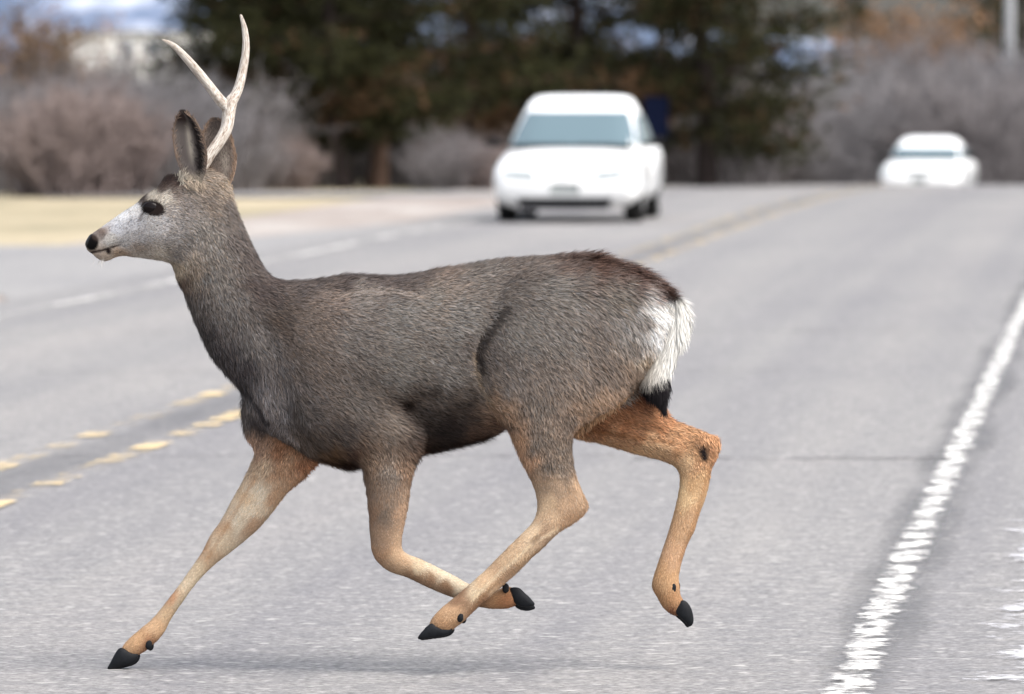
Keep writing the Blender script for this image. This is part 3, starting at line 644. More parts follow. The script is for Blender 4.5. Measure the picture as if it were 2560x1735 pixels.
def hoof(outline, wc, spread, dews, angle_shift=(0, 0)):
    h = None
    for k, s in enumerate((-1, 1)):
        po = [(x+(angle_shift[0] if k else 0), y+(angle_shift[1] if k else 0)) for x, y in outline]
        o, _, _ = small_inflate('hoof', po, .62, wc+s*spread, M_HOOF, deer)
    for (x, y, s) in dews:
        pts = [(x+9*math.cos(a)+2, y+13*math.sin(a)) for a in np.linspace(0, 2*math.pi, 9)[:-1]]
        small_inflate('dewclaw', pts, .62, wc+s*19, M_HOOF, deer, it=60)
hoof([(296, 1622), (312, 1622), (330, 1632), (345, 1634), (343, 1648), (331, 1660), (304, 1668), (284, 1672), (268, 1673), (276, 1656)], 106, 11, [(370, 1612, -1), (374, 1614, 1)], (5, 1.5))
hoof([(1078, 1558), (1096, 1566), (1120, 1572), (1132, 1570), (1124, 1584), (1106, 1591), (1076, 1595), (1044, 1598), (1056, 1578)], -111, 11, [(1148, 1543, -1), (1156, 1546, 1)], (6, 2))
hoof([(1274, 1474), (1282, 1468), (1298, 1470), (1312, 1482), (1330, 1500), (1337, 1512), (1318, 1518), (1296, 1514), (1284, 1502)], -40, 11, [(1262, 1470, -1)], (1, 9))
hoof([(1698, 1506), (1708, 1500), (1720, 1508), (1730, 1526), (1734, 1554), (1724, 1567), (1712, 1554), (1694, 1538), (1688, 1524)], 72, 11, [(1680, 1470, -1), (1690, 1466, 1)], (-5, 2))
# eyes
M_EYE = NT('eye'); M_EYE = M_EYE.done(M_EYE.principled(**{'Base Color': (0.006, 0.004, 0.004, 1), 'Roughness': 0.10, 'Specular IOR Level': 0.12}))
hw = half_width(381, 521)
for sgn in (-1, 1):
    wv = sgn*(abs(hw)-6)
    n_, m_ = 20, 12; V = []
    for i in range(m_+1):
        for j in range(n_):
            a, b = math.pi*i/m_, 2*math.pi*j/n_
            V.append((380+24*math.sin(a)*math.cos(b), 521+(17*math.sin(a)*math.sin(b))+2.5*math.sin(a)*math.cos(b), wv+9.5*math.cos(a)))
    F = [(i*n_+j, i*n_+(j+1) % n_, (i+1)*n_+(j+1) % n_, (i+1)*n_+j) for i in range(m_) for j in range(n_)]
    mesh_obj('eye', unproj(np.array(V))-DINV, F, M_EYE, deer)
# ears
M_EAR = attr_mat('ear_skin', .85, .1)
def cat_pts(p, n):
    p = np.asarray(p, float); out = []
    for t in np.linspace(0, len(p)-1, n):
        i = min(int(t), len(p)-2); f = t-i
        a, b, c, d = p[max(i-1, 0)], p[i], p[i+1], p[min(i+2, len(p)-1)]
        out.append(0.5*((2*b)+(-a+c)*f+(2*a-5*b+4*c-d)*f*f+(-a+3*b-3*c+d)*f**3))
    return np.array(out)
def ear(L, Rr, w_base, w_tip, cup, colf, turn):
    n, m = 34, 17
    L = cat_pts(L, n); Rr = cat_pts(Rr, n); V = []; UVq = []
    for i in range(n):
        t = i/(n-1); mid = (L[i]+Rr[i])/2; h = (Rr[i]-L[i])/2; hwid = np.hypot(*h)
        for j in range(m):
            q = -1+2*j/(m-1); pos = mid+h*q
            wv = w_base+(w_tip-w_base)*t+cup*hwid*(1-q*q)*(1-.4*t)+turn*q*hwid
            V.append((pos[0], pos[1], wv)); UVq.append((t, q))
    V = np.array(V); UVq = np.array(UVq)
    Q = np.array([(i*m+j, i*m+j+1, (i+1)*m+j+1, (i+1)*m+j) for i in range(n-1) for j in range(m-1)])
    back = V.copy(); edge = np.minimum(1, (1-np.abs(UVq[:, 1]))*6)*np.minimum(1, (1-UVq[:, 0])*10); back[:, 2] += 1.0+5.0*edge
    N = len(V); allV = np.concatenate([V, back])
    rim = []
    for i in range(n-1): rim += [(i*m, (i+1)*m, N+(i+1)*m, N+i*m), (i*m+m-1, N+i*m+m-1, N+(i+1)*m+m-1, (i+1)*m+m-1)]
    for j in range(m-1): rim.append(((n-1)*m+j, (n-1)*m+j+1, N+(n-1)*m+j+1, N+(n-1)*m+j))
    allQ = np.concatenate([Q, Q[:, ::-1]+N, np.array(rim)])
    c = colf(UVq); cb = np.tile(C(120, 106, 94), (N, 1))
    o = fast_mesh('ear', unproj(allV)-DINV, allQ, M_EAR, deer, np.concatenate([c, cb]))
    # hairs inside and along the rim
    nh = 5200; f = RNG.choice(len(Q), nh); r1 = RNG.random((nh, 1)); r2 = RNG.random((nh, 1))
    a, b, c_, d = (allV[Q[f, k]] for k in range(4)); pp = (a*(1-r1)+b*r1)*(1-r2)+(d*(1-r1)+c_*r1)*r2
    uvp = UVq[Q[f, 0]]+np.concatenate([RNG.uniform(0, 1/(n-1), (nh, 1)), RNG.uniform(0, 2/(m-1), (nh, 1))], 1)
    ax = (L[-1]+Rr[-1]-L[0]-Rr[0]); ax = ax/np.hypot(*ax)
    dv = np.tile([ax[0], 0, -ax[1]], (nh, 1))+np.stack([uvp[:, 1]*-.3, 0*r1[:, 0], 0*r1[:, 0]], 1)
    nn = np.tile([0.0, -1.0, 0.0], (nh, 1))
    cc = colf(uvp)*np.clip(RNG.normal(1, .3, nh), .4, 1.8)[:, None]
    blades('ear_hair', o, unproj(pp), nn, dv, RNG.uniform(.006, .016, nh), np.full(nh, .0016), np.full(nh, .22), cc, RNG, curl=.3)
    return o
def near_ear_col(t):
    q, s = t[:, 1], t[:, 0]; c = np.tile(C(112, 104, 100), (len(t), 1))
    def pt(m, col):
        nonlocal c
        c = c*(1-m[:, None])+np.asarray(col)*m[:, None]
    pt(np.exp(-((q-.05)/.16)**2)*np.clip((s-.2)*4, 0, 1)*np.clip((.85-s)*5, 0, 1)*.75, C(196, 186, 170))
    pt(np.exp(-((q-.62)/.30)**2)*np.clip((s-.05)*8, 0, 1), C(24, 16, 15))
    pt(np.clip((s-.64)*5, 0, 1)*np.clip((.5-q)*2, 0, 1)*.95, C(44, 34, 32))
    pt(np.exp(-((q+.45)/.2)**2)*np.exp(-((s-.4)/.2)**2)*.5, C(84, 76, 74))
    pt(np.clip((np.abs(q)-.86)*9, 0, 1)*np.clip((s-.1)*4, 0, 1), C(140, 118, 102))
    pt(np.clip((.16-s)*8, 0, 1), C(190, 176, 156))
    return c
def far_ear_col(t):
    q, s = t[:, 1], t[:, 0]; c = np.tile(C(126, 114, 106), (len(t), 1))
    def pt(m, col):
        nonlocal c
        c = c*(1-m[:, None])+np.asarray(col)*m[:, None]
    pt(np.clip((s-.6)*3, 0, 1)*.7, C(70, 58, 54)); pt(np.exp(-((q-.3)/.3)**2)*np.exp(-((s-.25)/.2)**2)*.6, C(176, 166, 154))
    pt(np.clip((np.abs(q)-.80)*8, 0, 1), C(146, 122, 104))
    return c
ear([(474, 462), (455, 432), (443, 405), (437, 385), (432, 348), (434, 318), (441, 297), (451, 286)], [(500, 466), (512, 438), (518, 408), (518, 385), (512, 352), (500, 322), (485, 300), (466, 285)], -44, -92, .55, near_ear_col, -.15)
ear([(545, 466), (526, 432), (512, 400), (505, 372), (503, 350), (508, 330), (519, 312), (532, 305)], [(572, 470), (586, 438), (592, 405), (590, 382), (584, 355), (576, 334), (563, 315), (547, 305)], 28, 70, .45, far_ear_col, .15)
# tufts of pale hair round the near ear base
def tuft(name, n, centre, spread, dirv, ln, col, wid=.0020, lift=.3, nrm=(0, -1, 0), parent=None, sd=.3):
    pp = np.asarray(centre)+RNG.normal(0, 1, (n, 3))*np.asarray(spread)
    dv = np.tile([dirv[0], 0, -dirv[1]], (n, 1)).astype(float)
    nn = np.tile(nrm, (n, 1)).astype(float)
    cc = np.tile(C(*col), (n, 1))*np.clip(RNG.normal(1, .22, n), .4, 1.6)[:, None]
    return blades(name, parent or body, unproj(pp), nn, dv, ln*RNG.uniform(.5, 1.2, n)/1000, np.full(n, wid), np.clip(RNG.normal(lift, .15, n), .02, 1.2), cc, RNG, curl=sd)
tuft('ear_tuft', 130, (486, 460, -50), (14, 6, 5), (.5, .85), 15, (170, 154, 136), sd=.3)
tuft('ear_tuft', 120, (454, 446, -36), (5, 9, 6), (.4, -.9), 18, (190, 180, 164), sd=.3)
tuft('ear_tuft', 90, (552, 462, -10), (12, 9, 14), (.5, .85), 15, (150, 132, 112), sd=.3)
tuft('chin_whiskers', 14, (255, 648, -12), (10, 2, 8), (-.1, 1), 26, (210, 205, 198), wid=.0007)
# antler
M_ANT = NT('antler_bone'); _at = M_ANT.n('ShaderNodeAttribute', attribute_name='Col').outputs['Vector']
_f = M_ANT.noise(_at, 3.2, 4, .65, (1.6, 1.6, 2.4)); _a = M_ANT.noise(_at, 1.3, 2, .5)
_c = M_ANT.ramp(_f, [(.30, (.15, .10, .075)), (.43, (.36, .30, .25)), (.58, (.60, .57, .52))])
_c = M_ANT.mix(1.0, _c, M_ANT.ramp(_a, [(.32, (.70, .64, .60)), (.6, (1.05, 1.05, 1.05))]), 'MULTIPLY')
_p = M_ANT.principled(**{'Base Color': _c, 'Roughness': .55, 'Specular IOR Level': .3}); M_ANT.l(M_ANT.bump(_f, .8, .004), _p.inputs['Normal']); M_ANT = M_ANT.done(_p)
def tube_pts(path, rad, n=64, k=16, ridge=0.0):
    p = cat_pts(path, n); r = np.interp(np.linspace(0, len(rad)-1, n), range(len(rad)), rad)
    V = []
    tg = np.gradient(p, axis=0); tg /= np.linalg.norm(tg, axis=1, keepdims=True)
    ref = np.array([0, 0, 1.0])
    for i in range(n):
        s1 = np.cross(tg[i], ref); s1 /= np.linalg.norm(s1); s2 = np.cross(tg[i], s1)
        for j in range(k):
            a = 2*math.pi*j/k; rr = r[i]*(1+ridge*math.sin(5*a+.06*i)+ridge*.6*math.sin(3*a-.1*i))
            V.append(p[i]+rr*(math.cos(a)*s1+math.sin(a)*s2))
    V.append(p[-1]+tg[-1]*r[-1]); V.append(p[0])
    A = [(math.cos(2*math.pi*j/k), math.sin(2*math.pi*j/k), 4.0*i/n) for i in range(n) for j in range(k)]+[(0, 0, 4), (0, 0, 0)]
    F = [(i*k+j, i*k+(j+1) % k, (i+1)*k+(j+1) % k, (i+1)*k+j) for i in range(n-1) for j in range(k)]
    F += [((n-1)*k+j, (n-1)*k+(j+1) % k, n*k) for j in range(k)]
    return np.array(V), F, A
ap1, af1, aa1 = tube_pts([(488, 448, 8), (505, 418, 10), (526, 385, 14), (551, 350, 22), (567, 318, 30), (572, 285, 36), (578, 256, 40), (588, 240, 44), (598, 216, 50), (608, 174, 60), (615, 122, 66), (612, 75, 66), (602, 38, 62)],
                    [16, 15, 14.5, 15, 15.5, 16.5, 16, 13, 12, 11, 9.5, 7.5, 3.2], ridge=.05)
ap2, af2, aa2 = tube_pts([(573, 292, 34), (566, 268, 36), (551, 251, 34), (528, 221, 28), (495, 179, 18), (462, 141, 8), (434, 114, 0), (407, 100, -8)], [12, 14, 13.5, 12, 11, 9.5, 7, 2.6], ridge=.05)
af = af1+[tuple(q+len(ap1) for q in f) for f in af2]
ao = mesh_obj('antler', unproj(np.concatenate([ap1, ap2]))-DINV, af, M_ANT, deer)
at_ = ao.data.attributes.new('Col', 'FLOAT_COLOR', 'POINT')
at_.data.foreach_set('color', np.concatenate([np.array(aa1+[(x, y, z+7) for x, y, z in aa2]), np.ones((len(aa1)+len(aa2), 1))], 1).astype(np.float32).ravel())
# tail: white with a black tip
TAIL = [(1668, 742), (1690, 742), (1710, 760), (1719, 792), (1712, 836), (1696, 870), (1682, 906), (1670, 943), (1664, 985), (1664, 1034), (1650, 1014), (1630, 990), (1612, 968), (1614, 944), (1630, 905), (1646, 870), (1658, 830), (1662, 780)]
def tail_col(p):
    k = np.clip((p[:, 1]-(922+.35*(1660-p[:, 0])))/14, 0, 1)[:, None]
    warm_ = np.clip((1672-p[:, 0])/40, 0, 1)[:, None]*.35
    wh = C(238, 236, 230)*(1-warm_)+C(190, 170, 146)*warm_
    return wh*(1-k)+C(22, 18, 22)*k
to, tv, tq = small_inflate('tail', TAIL, .62, -6.0, M_SKIN, deer, st=3, col=tail_col, it=160)
_, tn = mesh_normals(tv, tq); tn = np.stack([tn[:, 0], tn[:, 2], -tn[:, 1]], 1)
tw = unproj(tv); cen = tw.mean(0)
if np.mean(((tw-cen)*tn).sum(1)) < 0: tn = -tn
tri, bc = scatter(tv, tq, 11000); tp = at_bc(tv); tnn = at_bc(tn); tnn /= np.linalg.norm(tnn, axis=1, keepdims=True)
td = np.tile([-.28, 0, -1.0], (11000, 1)); td[tp[:, 1] > 930] = (.12, 0, -1)
td[(tp[:, 1] < 850) & (tp[:, 0] > 1690)] = (.15, 0, -1)
blades('tail_hair', to, at_bc(tw), tnn, td, RNG.uniform(.022, .052, 11000)*np.where(tp[:, 1] > 980, .6, 1), np.full(11000, .0021), np.clip(RNG.normal(.26, .12, 11000), .02, .8), tail_col(tp)*np.clip(RNG.normal(1, .12, 11000), .6, 1.15)[:, None], RNG, tip=1.05, curl=.16)
# ruffled crest on the back, raised tuft at the saddle, fringe under the belly
def ridge(name, path, n, spread, dirv, ln, col, lift, nrm):
    path = np.asarray(path, float); t = RNG.random(n)*(len(path)-1); i = np.minimum(t.astype(int), len(path)-2); f = (t-i)[:, None]
    pp = path[i]*(1-f)+path[i+1]*f; pp = np.concatenate([pp, np.zeros((n, 1))], 1)+RNG.normal(0, 1, (n, 3))*np.asarray(spread)
    dv = np.tile([dirv[0], 0, -dirv[1]], (n, 1)).astype(float); nn = np.tile(nrm, (n, 1)).astype(float)
    cc = np.tile(C(*col), (n, 1))*np.clip(RNG.normal(1, .35, n), .35, 1.8)[:, None]
    blades(name, body, unproj(pp), nn, dv, ln*RNG.uniform(.4, 1.2, n)/1000, np.full(n, .0022), np.clip(RNG.normal(lift, .2, n), .02, 1.3), cc, RNG, curl=.25)
ridge('rump_crest', [(1420, 644), (1480, 643), (1530, 660), (1600, 685), (1660, 722), (1682, 748)], 2600, (6, 4, 24), (.85, .5), 40, (98, 70, 58), .35, (.25, 0, .97))
ridge('withers_crest', [(800, 704), (850, 696), (900, 694), (960, 697)], 1200, (8, 3, 16), (1, -.05), 28, (84, 70, 66), .3, (0, 0, 1))
ridge('saddle_tuft', [(1070, 684), (1090, 680), (1108, 680)], 260, (5, 3, 10), (.8, -.3), 30, (120, 100, 88), .5, (-.2, 0, 1))
ridge('belly_fringe', [(800, 1148), (850, 1165), (890, 1164)], 900, (10, 3, 26), (.85, .4), 30, (64, 44, 34), .45, (0, 0, -1))
ridge('belly_fringe', [(1050, 1132), (1100, 1120), (1160, 1108), (1220, 1094)], 1500, (10, 3, 30), (.95, .25), 28, (66, 46, 36), .4, (0, 0, -1))
ridge('thigh_fringe', [(1612, 914), (1584, 944), (1553, 988), (1519, 1018), (1473, 1048), (1440, 1074)], 1500, (5, 5, 0.1), (.3, .95), 22, (170, 134, 102), .2, (.5, -.7, -.3))
del FIELD

# ------------------------------------------------------------------ cars
M_PAINT = plain('white_car_paint', (0.80, 0.81, 0.81), 0.35, 0.4, var=.02, scale=2, coat=.3)
M_GLASS = NT('tinted_glass'); M_GLASS = M_GLASS.done(M_GLASS.principled(**{'Base Color': (0.085, 0.13, 0.15, 1), 'Roughness': 0.2, 'Specular IOR Level': 0.5}))
M_BLACK = plain('black_plastic', (0.010, 0.010, 0.011), 0.8, 0.1)
M_TYRE = plain('tyre_rubber', (0.018, 0.018, 0.018), 0.85, 0.2)
M_RIM = plain('alloy_rim', (0.45, 0.46, 0.47), 0.35, 0.5, metallic=.8)
M_LAMP = plain('headlight_lens', (0.26, 0.32, 0.34), 0.3, 0.4, var=.15, scale=12)
M_PLATE = plain('plate_metal', (0.24, 0.26, 0.26), 0.6, 0.3, var=.3, scale=14)
M_GREY = plain('grey_trim', (0.20, 0.20, 0.22), 0.5, 0.4)
M_AMBER = plain('amber_lens', (0.6, 0.32, 0.08), 0.2, 0.5)
def sect(hw, z0, z1, n, e):
    out = []
    for j in range(n):
        a = 2*math.pi*j/n; c, s = math.cos(a), math.sin(a)
        out.append((hw*math.copysign(abs(c)**(2/e), c), (z0+z1)/2+(z1-z0)/2*math.copysign(abs(s)**(2/e), s)))
    return out
def loft(rings):
    n = len(rings[0]); V = [p for r in rings for p in r]
    F = [(i*n+j, i*n+(j+1) % n, (i+1)*n+(j+1) % n, (i+1)*n+j) for i in range(len(rings)-1) for j in range(n)]
    F.append(tuple(range(n))[::-1]); F.append(tuple((len(rings)-1)*n+j for j in range(n)))
    return V, F
def boxm(cx, cy, cz, sx, sy, sz, bev=.01):
    bm = bmesh.new(); bmesh.ops.create_cube(bm, size=1.0)
    bmesh.ops.scale(bm, vec=(sx, sy, sz), verts=bm.verts); bmesh.ops.translate(bm, vec=(cx, cy, cz), verts=bm.verts)
    if bev: bmesh.ops.bevel(bm, geom=bm.edges[:], offset=bev, segments=2, affect='EDGES')
    V = [v.co[:] for v in bm.verts]; F = [tuple(v.index for v in f.verts) for f in bm.faces]; bm.free(); return V, F
def cyl(axis_x0, axis_x1, cy, cz, r, n=28, inner=None):
    V = []; F = []
    for x, rr in ((axis_x0, r*.93), (axis_x0+(axis_x1-axis_x0)*.18, r), (axis_x0+(axis_x1-axis_x0)*.82, r), (axis_x1, r*.93)):
        for j in range(n): V.append((x, cy+rr*math.cos(2*math.pi*j/n), cz+rr*math.sin(2*math.pi*j/n)))
    for i in range(3): F += [(i*n+j, i*n+(j+1) % n, (i+1)*n+(j+1) % n, (i+1)*n+j) for j in range(n)]
    F += [tuple(range(n))[::-1], tuple(3*n+j for j in range(n))]
    return V, F
def car(label, loc, rz, st, cab, front):
    """car frame: +y is forward; st = body stations (y, z0, z1, half width, exponent); cab = (z, y_front, y_rear, half width)"""
    t = empty('car', loc, rz); t.scale = (front.get('sc', 1)*front.get('sx', 1), front.get('sc', 1), front.get('sc', 1)); tag(t, label, 'car', 'white cars coming along the road')
    n = 40
    V, F = loft([[(x, y, z) for x, z in sect(hw, z0, z1, n, e)] for y, z0, z1, hw, e in st])
    b = mesh_obj('body', V, F, M_PAINT, t)
    # wheel arches
    wy = (front['wf'], front['wr']); wr_ = front['r']; hwid = front['hw']
    for y in wy:
        for s in (-1, 1):
            cv, cf = cyl(s*(hwid-.30), s*(hwid+.2), y, wr_, wr_+.045)
            cu = mesh_obj('cut', cv, cf, M_BLACK, None, False)
            bm = bmesh.new(); bm.from_mesh(cu.data); bmesh.ops.recalc_face_normals(bm, faces=bm.faces); bm.to_mesh(cu.data); bm.free()
            cu.parent = t
            md = b.modifiers.new('arch', 'BOOLEAN'); md.object = cu; md.operation = 'DIFFERENCE'; md.solver = 'EXACT'
    bm = bmesh.new(); bm.from_mesh(b.data); bmesh.ops.recalc_face_normals(bm, faces=bm.faces); bm.to_mesh(b.data); bm.free()
    bpy.context.view_layer.update()
    dg = bpy.context.evaluated_depsgraph_get(); me = bpy.data.meshes.new_from_object(b.evaluated_get(dg))
    cuts = [m.object for m in b.modifiers]; b.modifiers.clear(); b.data = me
    for c in cuts: bpy.data.objects.remove(c, do_unlink=True)
    # cabin shell
    e = 6
    rings = []
    for z, yf, yr, hw in cab:
        rings.append([(hw*math.copysign(abs(math.cos(a))**(2/e), math.cos(a)), (yf+yr)/2+(yf-yr)/2*math.copysign(abs(math.sin(a))**(2/e), math.sin(a)), z) for a in [2*math.pi*j/n for j in range(n)]])
    V, F = loft(rings); cabin = mesh_obj('cabin', V, F, M_PAINT, t)
    zs = [c[0] for c in cab]
    def at(z): return [np.interp(z, zs, [c[k] for c in cab]) for k in (1, 2, 3)]
    def pane(name, z0, z1, side, inset=.06, y_rng=None):
        nz, nx_ = 8, 15; V = []
        for i in range(nz):
            z = z0+(z1-z0)*i/(nz-1); yf, yr, hw = at(z); hl = (yf-yr)/2; yc = (yf+yr)/2
            for j in range(nx_):
                q = -1+2*j/(nx_-1)
                if side in ('f', 'r'):
                    x = q*(hw-inset); y = yc+(1 if side == 'f' else -1)*(hl*(1-abs(x/hw)**e)**(1/e)+.012)
                else:
                    y = y_rng[0](z)+(y_rng[1](z)-y_rng[0](z))*(q+1)/2; u = min(.999, abs((y-yc)/hl))
                    x = (hw*(1-u**e)**(1/e)+.010)*(1 if side == 'L' else -1)
                V.append((x, y, z+(.004 if side in 'fr' else 0)))
        F = [(i*nx_+j, i*nx_+j+1, (i+1)*nx_+j+1, (i+1)*nx_+j) for i in range(nz-1) for j in range(nx_-1)]
        return mesh_obj(name, V, F, M_GLASS, cabin)
    zb, zt = front['glass']
    pane('windshield', zb, zt, 'f'); pane('rear_window', zb+.03, zt-.02, 'r')
    for s in 'LR':
        f1 = lambda z: at(z)[0]-.22; m1 = lambda z: at(z)[0]*.0+.02 - .1; m2 = lambda z: -.18; r1 = lambda z: at(z)[1]+.30
        pane('side_window', zb+.02, zt-.03, s, y_rng=(m1, f1)); pane('side_window', zb+.02, zt-.03, s, y_rng=(r1, m2))
    # cowl strip, lamps, plate, intake, mirrors, wheels
    yf = at(zb-.02)[0]; hwb = at(zb)[2]
    Vc, Fc = boxm(0, yf+.03, zb-.012, 2*hwb-.12, .12, .05, .012); mesh_obj('cowl', Vc, Fc, M_BLACK, t)
    def front_y(x, z):                   # nose surface of the body at (x, z)
        best = st[-1][0]
        for i in range(len(st)-1):
            (ya, a0, a1, ah, ae), (yb, b0, b1, bh, be) = st[i], st[i+1]
            for k in range(12):
                f = k/11; y = ya+(yb-ya)*f; z0 = a0+(b0-a0)*f; z1 = a1+(b1-a1)*f; hh = ah+(bh-ah)*f; ee = ae+(be-ae)*f
                if (abs(x)/hh)**ee+abs((z-(z0+z1)/2)/((z1-z0)/2))**ee <= 1: best = max(best, y)
        return best
    def patch(name, pts, mat, off=.012, nu=10, parent=None):
        """pts: 4 corners (x,z) tl,tr,br,bl laid on the nose"""
        V = []; tl, tr, br, bl = [np.array(p, float) for p in pts]
        for i in range(nu):
            for j in range(nu):
                a, c = i/(nu-1), j/(nu-1); q = (tl*(1-c)+tr*c)*(1-a)+(bl*(1-c)+br*c)*a
                V.append((q[0], front_y(q[0], q[1])+off*(1-.0*a), q[1]))
        N = len(V); V += [(x, y-.05, z) for x, y, z in V]
        F = [(i*nu+j, i*nu+j+1, (i+1)*nu+j+1, (i+1)*nu+j) for i in range(nu-1) for j in range(nu-1)]
        bd = [j for j in range(nu)]+[i*nu+nu-1 for i in range(1, nu)]+[(nu-1)*nu+j for j in range(nu-2, -1, -1)]+[i*nu for i in range(nu-2, 0, -1)]
        F += [(bd[k], bd[(k+1) % len(bd)], bd[(k+1) % len(bd)]+N, bd[k]+N) for k in range(len(bd))]
        return mesh_obj(name, V, F, mat, parent or t)
    for s in (-1, 1):
        lx0, lx1, lz0, lz1 = front['lamp']
        h = patch('headlight', [(s*lx0, lz1-.02), (s*lx1, lz1), (s*lx1, lz0+.02), (s*lx0, lz0)], M_LAMP)
        patch('turn_lens', [(s*(lx1+.01), lz1), (s*(lx1+.07), lz1-.01), (s*(lx1+.07), lz0+.03), (s*(lx1+.01), lz0+.02)], M_LAMP, .006, 5)
    gx, gz0, gz1 = front['grille']; gr = patch('grille', [(-gx, gz1), (gx, gz1), (gx*.9, gz0), (-gx*.9, gz0)], front['gmat'])
    patch('emblem', [(-.04, gz1-.005), (.04, gz1-.005), (.03, gz0+.01), (-.03, gz0+.01)], M_GREY, .022, 4, gr)
    ix, iz0, iz1 = front['intake']; patch('air_intake', [(-ix, iz1), (ix, iz1), (ix*.92, iz0), (-ix*.92, iz0)], M_BLACK, .012, 14)
    patch('lower_lip', [(-ix*1.05, iz0-.005), (ix*1.05, iz0-.005), (ix, iz0-.018), (-ix, iz0-.018)], M_GREY, .006, 10)
    pz = front['plate']; patch('licence_plate', [(-.16, pz+.05), (.16, pz+.05), (.16, pz-.06), (-.16, pz-.06)], M_PLATE, .012, 6)
    for s in (-1, 1):
        my, mz = front['mirror']; V, F = boxm(s*(hwb+.17), my, mz, .20, .10, .10, .035); mi = mesh_obj('mirror', V, F, M_BLACK, t)
        V, F = boxm(s*(hwb+.05), my, mz-.03, .16, .05, .035, .01); mesh_obj('mirror_arm', V, F, M_BLACK, mi)
        for y in wy:
            V, F = cyl(s*(hwid-.23), s*(hwid-.025), y, wr_, wr_); wh = mesh_obj('wheel', V, F, M_TYRE, t)
            V, F = cyl(s*(hwid-.20), s*(hwid-.012), y, wr_, wr_*.62); mesh_obj('rim', V, F, M_RIM, wh)
            V, F = cyl(s*(hwid-.10), s*(hwid-.004), y, wr_, wr_*.16); mesh_obj('hub', V, F, M_BLACK, wh)
    # door seams and handles, wipers
    for s in (-1, 1):
        for y in (.55, -.42):
            V, F = boxm(s*(hwid-.004), y-.12, .70, .02, .16, .03, .006); mesh_obj('door_handle', V, F, M_GREY, t)
        V, F = boxm(s*.28, yf+.03, zb+.01, .42, .02, .02, .004); mesh_obj('wiper', V, F, M_BLACK, t)
    return t
def heading(Y): return math.atan2(float(road_x(Y+2)-road_x(Y-2)), 4.0)
# nearer car: tall rounded sedan
Y1 = 83.6
st1 = [(-2.42, .38, .72, .60, 3), (-2.34, .28, .84, .74, 3.5), (-2.0, .17, .88, .81, 4), (-1.2, .15, .87, .835, 4), (.9, .14, .815, .84, 4), (1.35, .14, .775, .835, 3.8), (1.8, .14, .73, .825, 3.6), (2.10, .13, .685, .81, 3.6), (2.26, .135, .645, .785, 3.6), (2.36, .20, .59, .74, 3.8), (2.415, .29, .54, .68, 3.8)]
cab1 = [(.70, 1.40, -1.95, .765), (.80, 1.22, -1.82, .755), (.94, .94, -1.62, .715), (1.08, .64, -1.38, .66), (1.18, .42, -1.20, .615), (1.25, .20, -1.02, .585), (1.31, -.05, -.85, .53), (1.332, -.25, -.68, .42), (1.338, -.38, -.55, .25)]
x1 = (1456-1280)/FPX*Y1
car('white rounded sedan with a dark lower air intake, just ahead of the pines', (x1, Y1+2.4, float(ground_z(Y1))), math.pi-heading(Y1),
    st1, cab1, dict(sx=.95, wf=1.45, wr=-1.30, r=.30, hw=.83, glass=(.80, 1.155), lamp=(.34, .60, .475, .555), grille=(.05, .505, .525), gmat=M_GREY, intake=(.52, .155, .262), plate=.365, mirror=(.80, .84)))
# farther car: lower sedan sinking behind the crest
Y2 = 162.0
st2 = [(-2.45, .38, .70, .66, 3), (-2.36, .28, .84, .80, 3.5), (-2.0, .19, .88, .88, 4), (-1.2, .17, .88, .91, 4), (.9, .17, .87, .91, 4), (1.4, .17, .82, .90, 3.8), (1.9, .17, .76, .88, 3.4), (2.2, .18, .70, .84, 3.2), (2.38, .22, .62, .76, 3), (2.46, .28, .55, .64, 2.8)]
cab2 = [(.78, 1.22, -1.80, .80), (.88, 1.06, -1.66, .785), (1.00, .82, -1.48, .745), (1.12, .55, -1.26, .69), (1.22, .26, -1.05, .63), (1.29, .0, -.88, .56), (1.325, -.2, -.68, .44), (1.335, -.34, -.52, .28)]
x2 = (2338-1280)/FPX*Y2
car('low white sedan half hidden beyond the crest of the road', (x2, Y2+2.4, float(ground_z(Y2+2.4))), math.pi-heading(Y2),
    st2, cab2, dict(sc=.95, wf=1.50, wr=-1.30, r=.31, hw=.90, glass=(.88, 1.10), lamp=(.44, .74, .58, .66), grille=(.30, .54, .64), gmat=M_PLATE, intake=(.50, .25, .32), plate=.42, mirror=(.66, .90)))

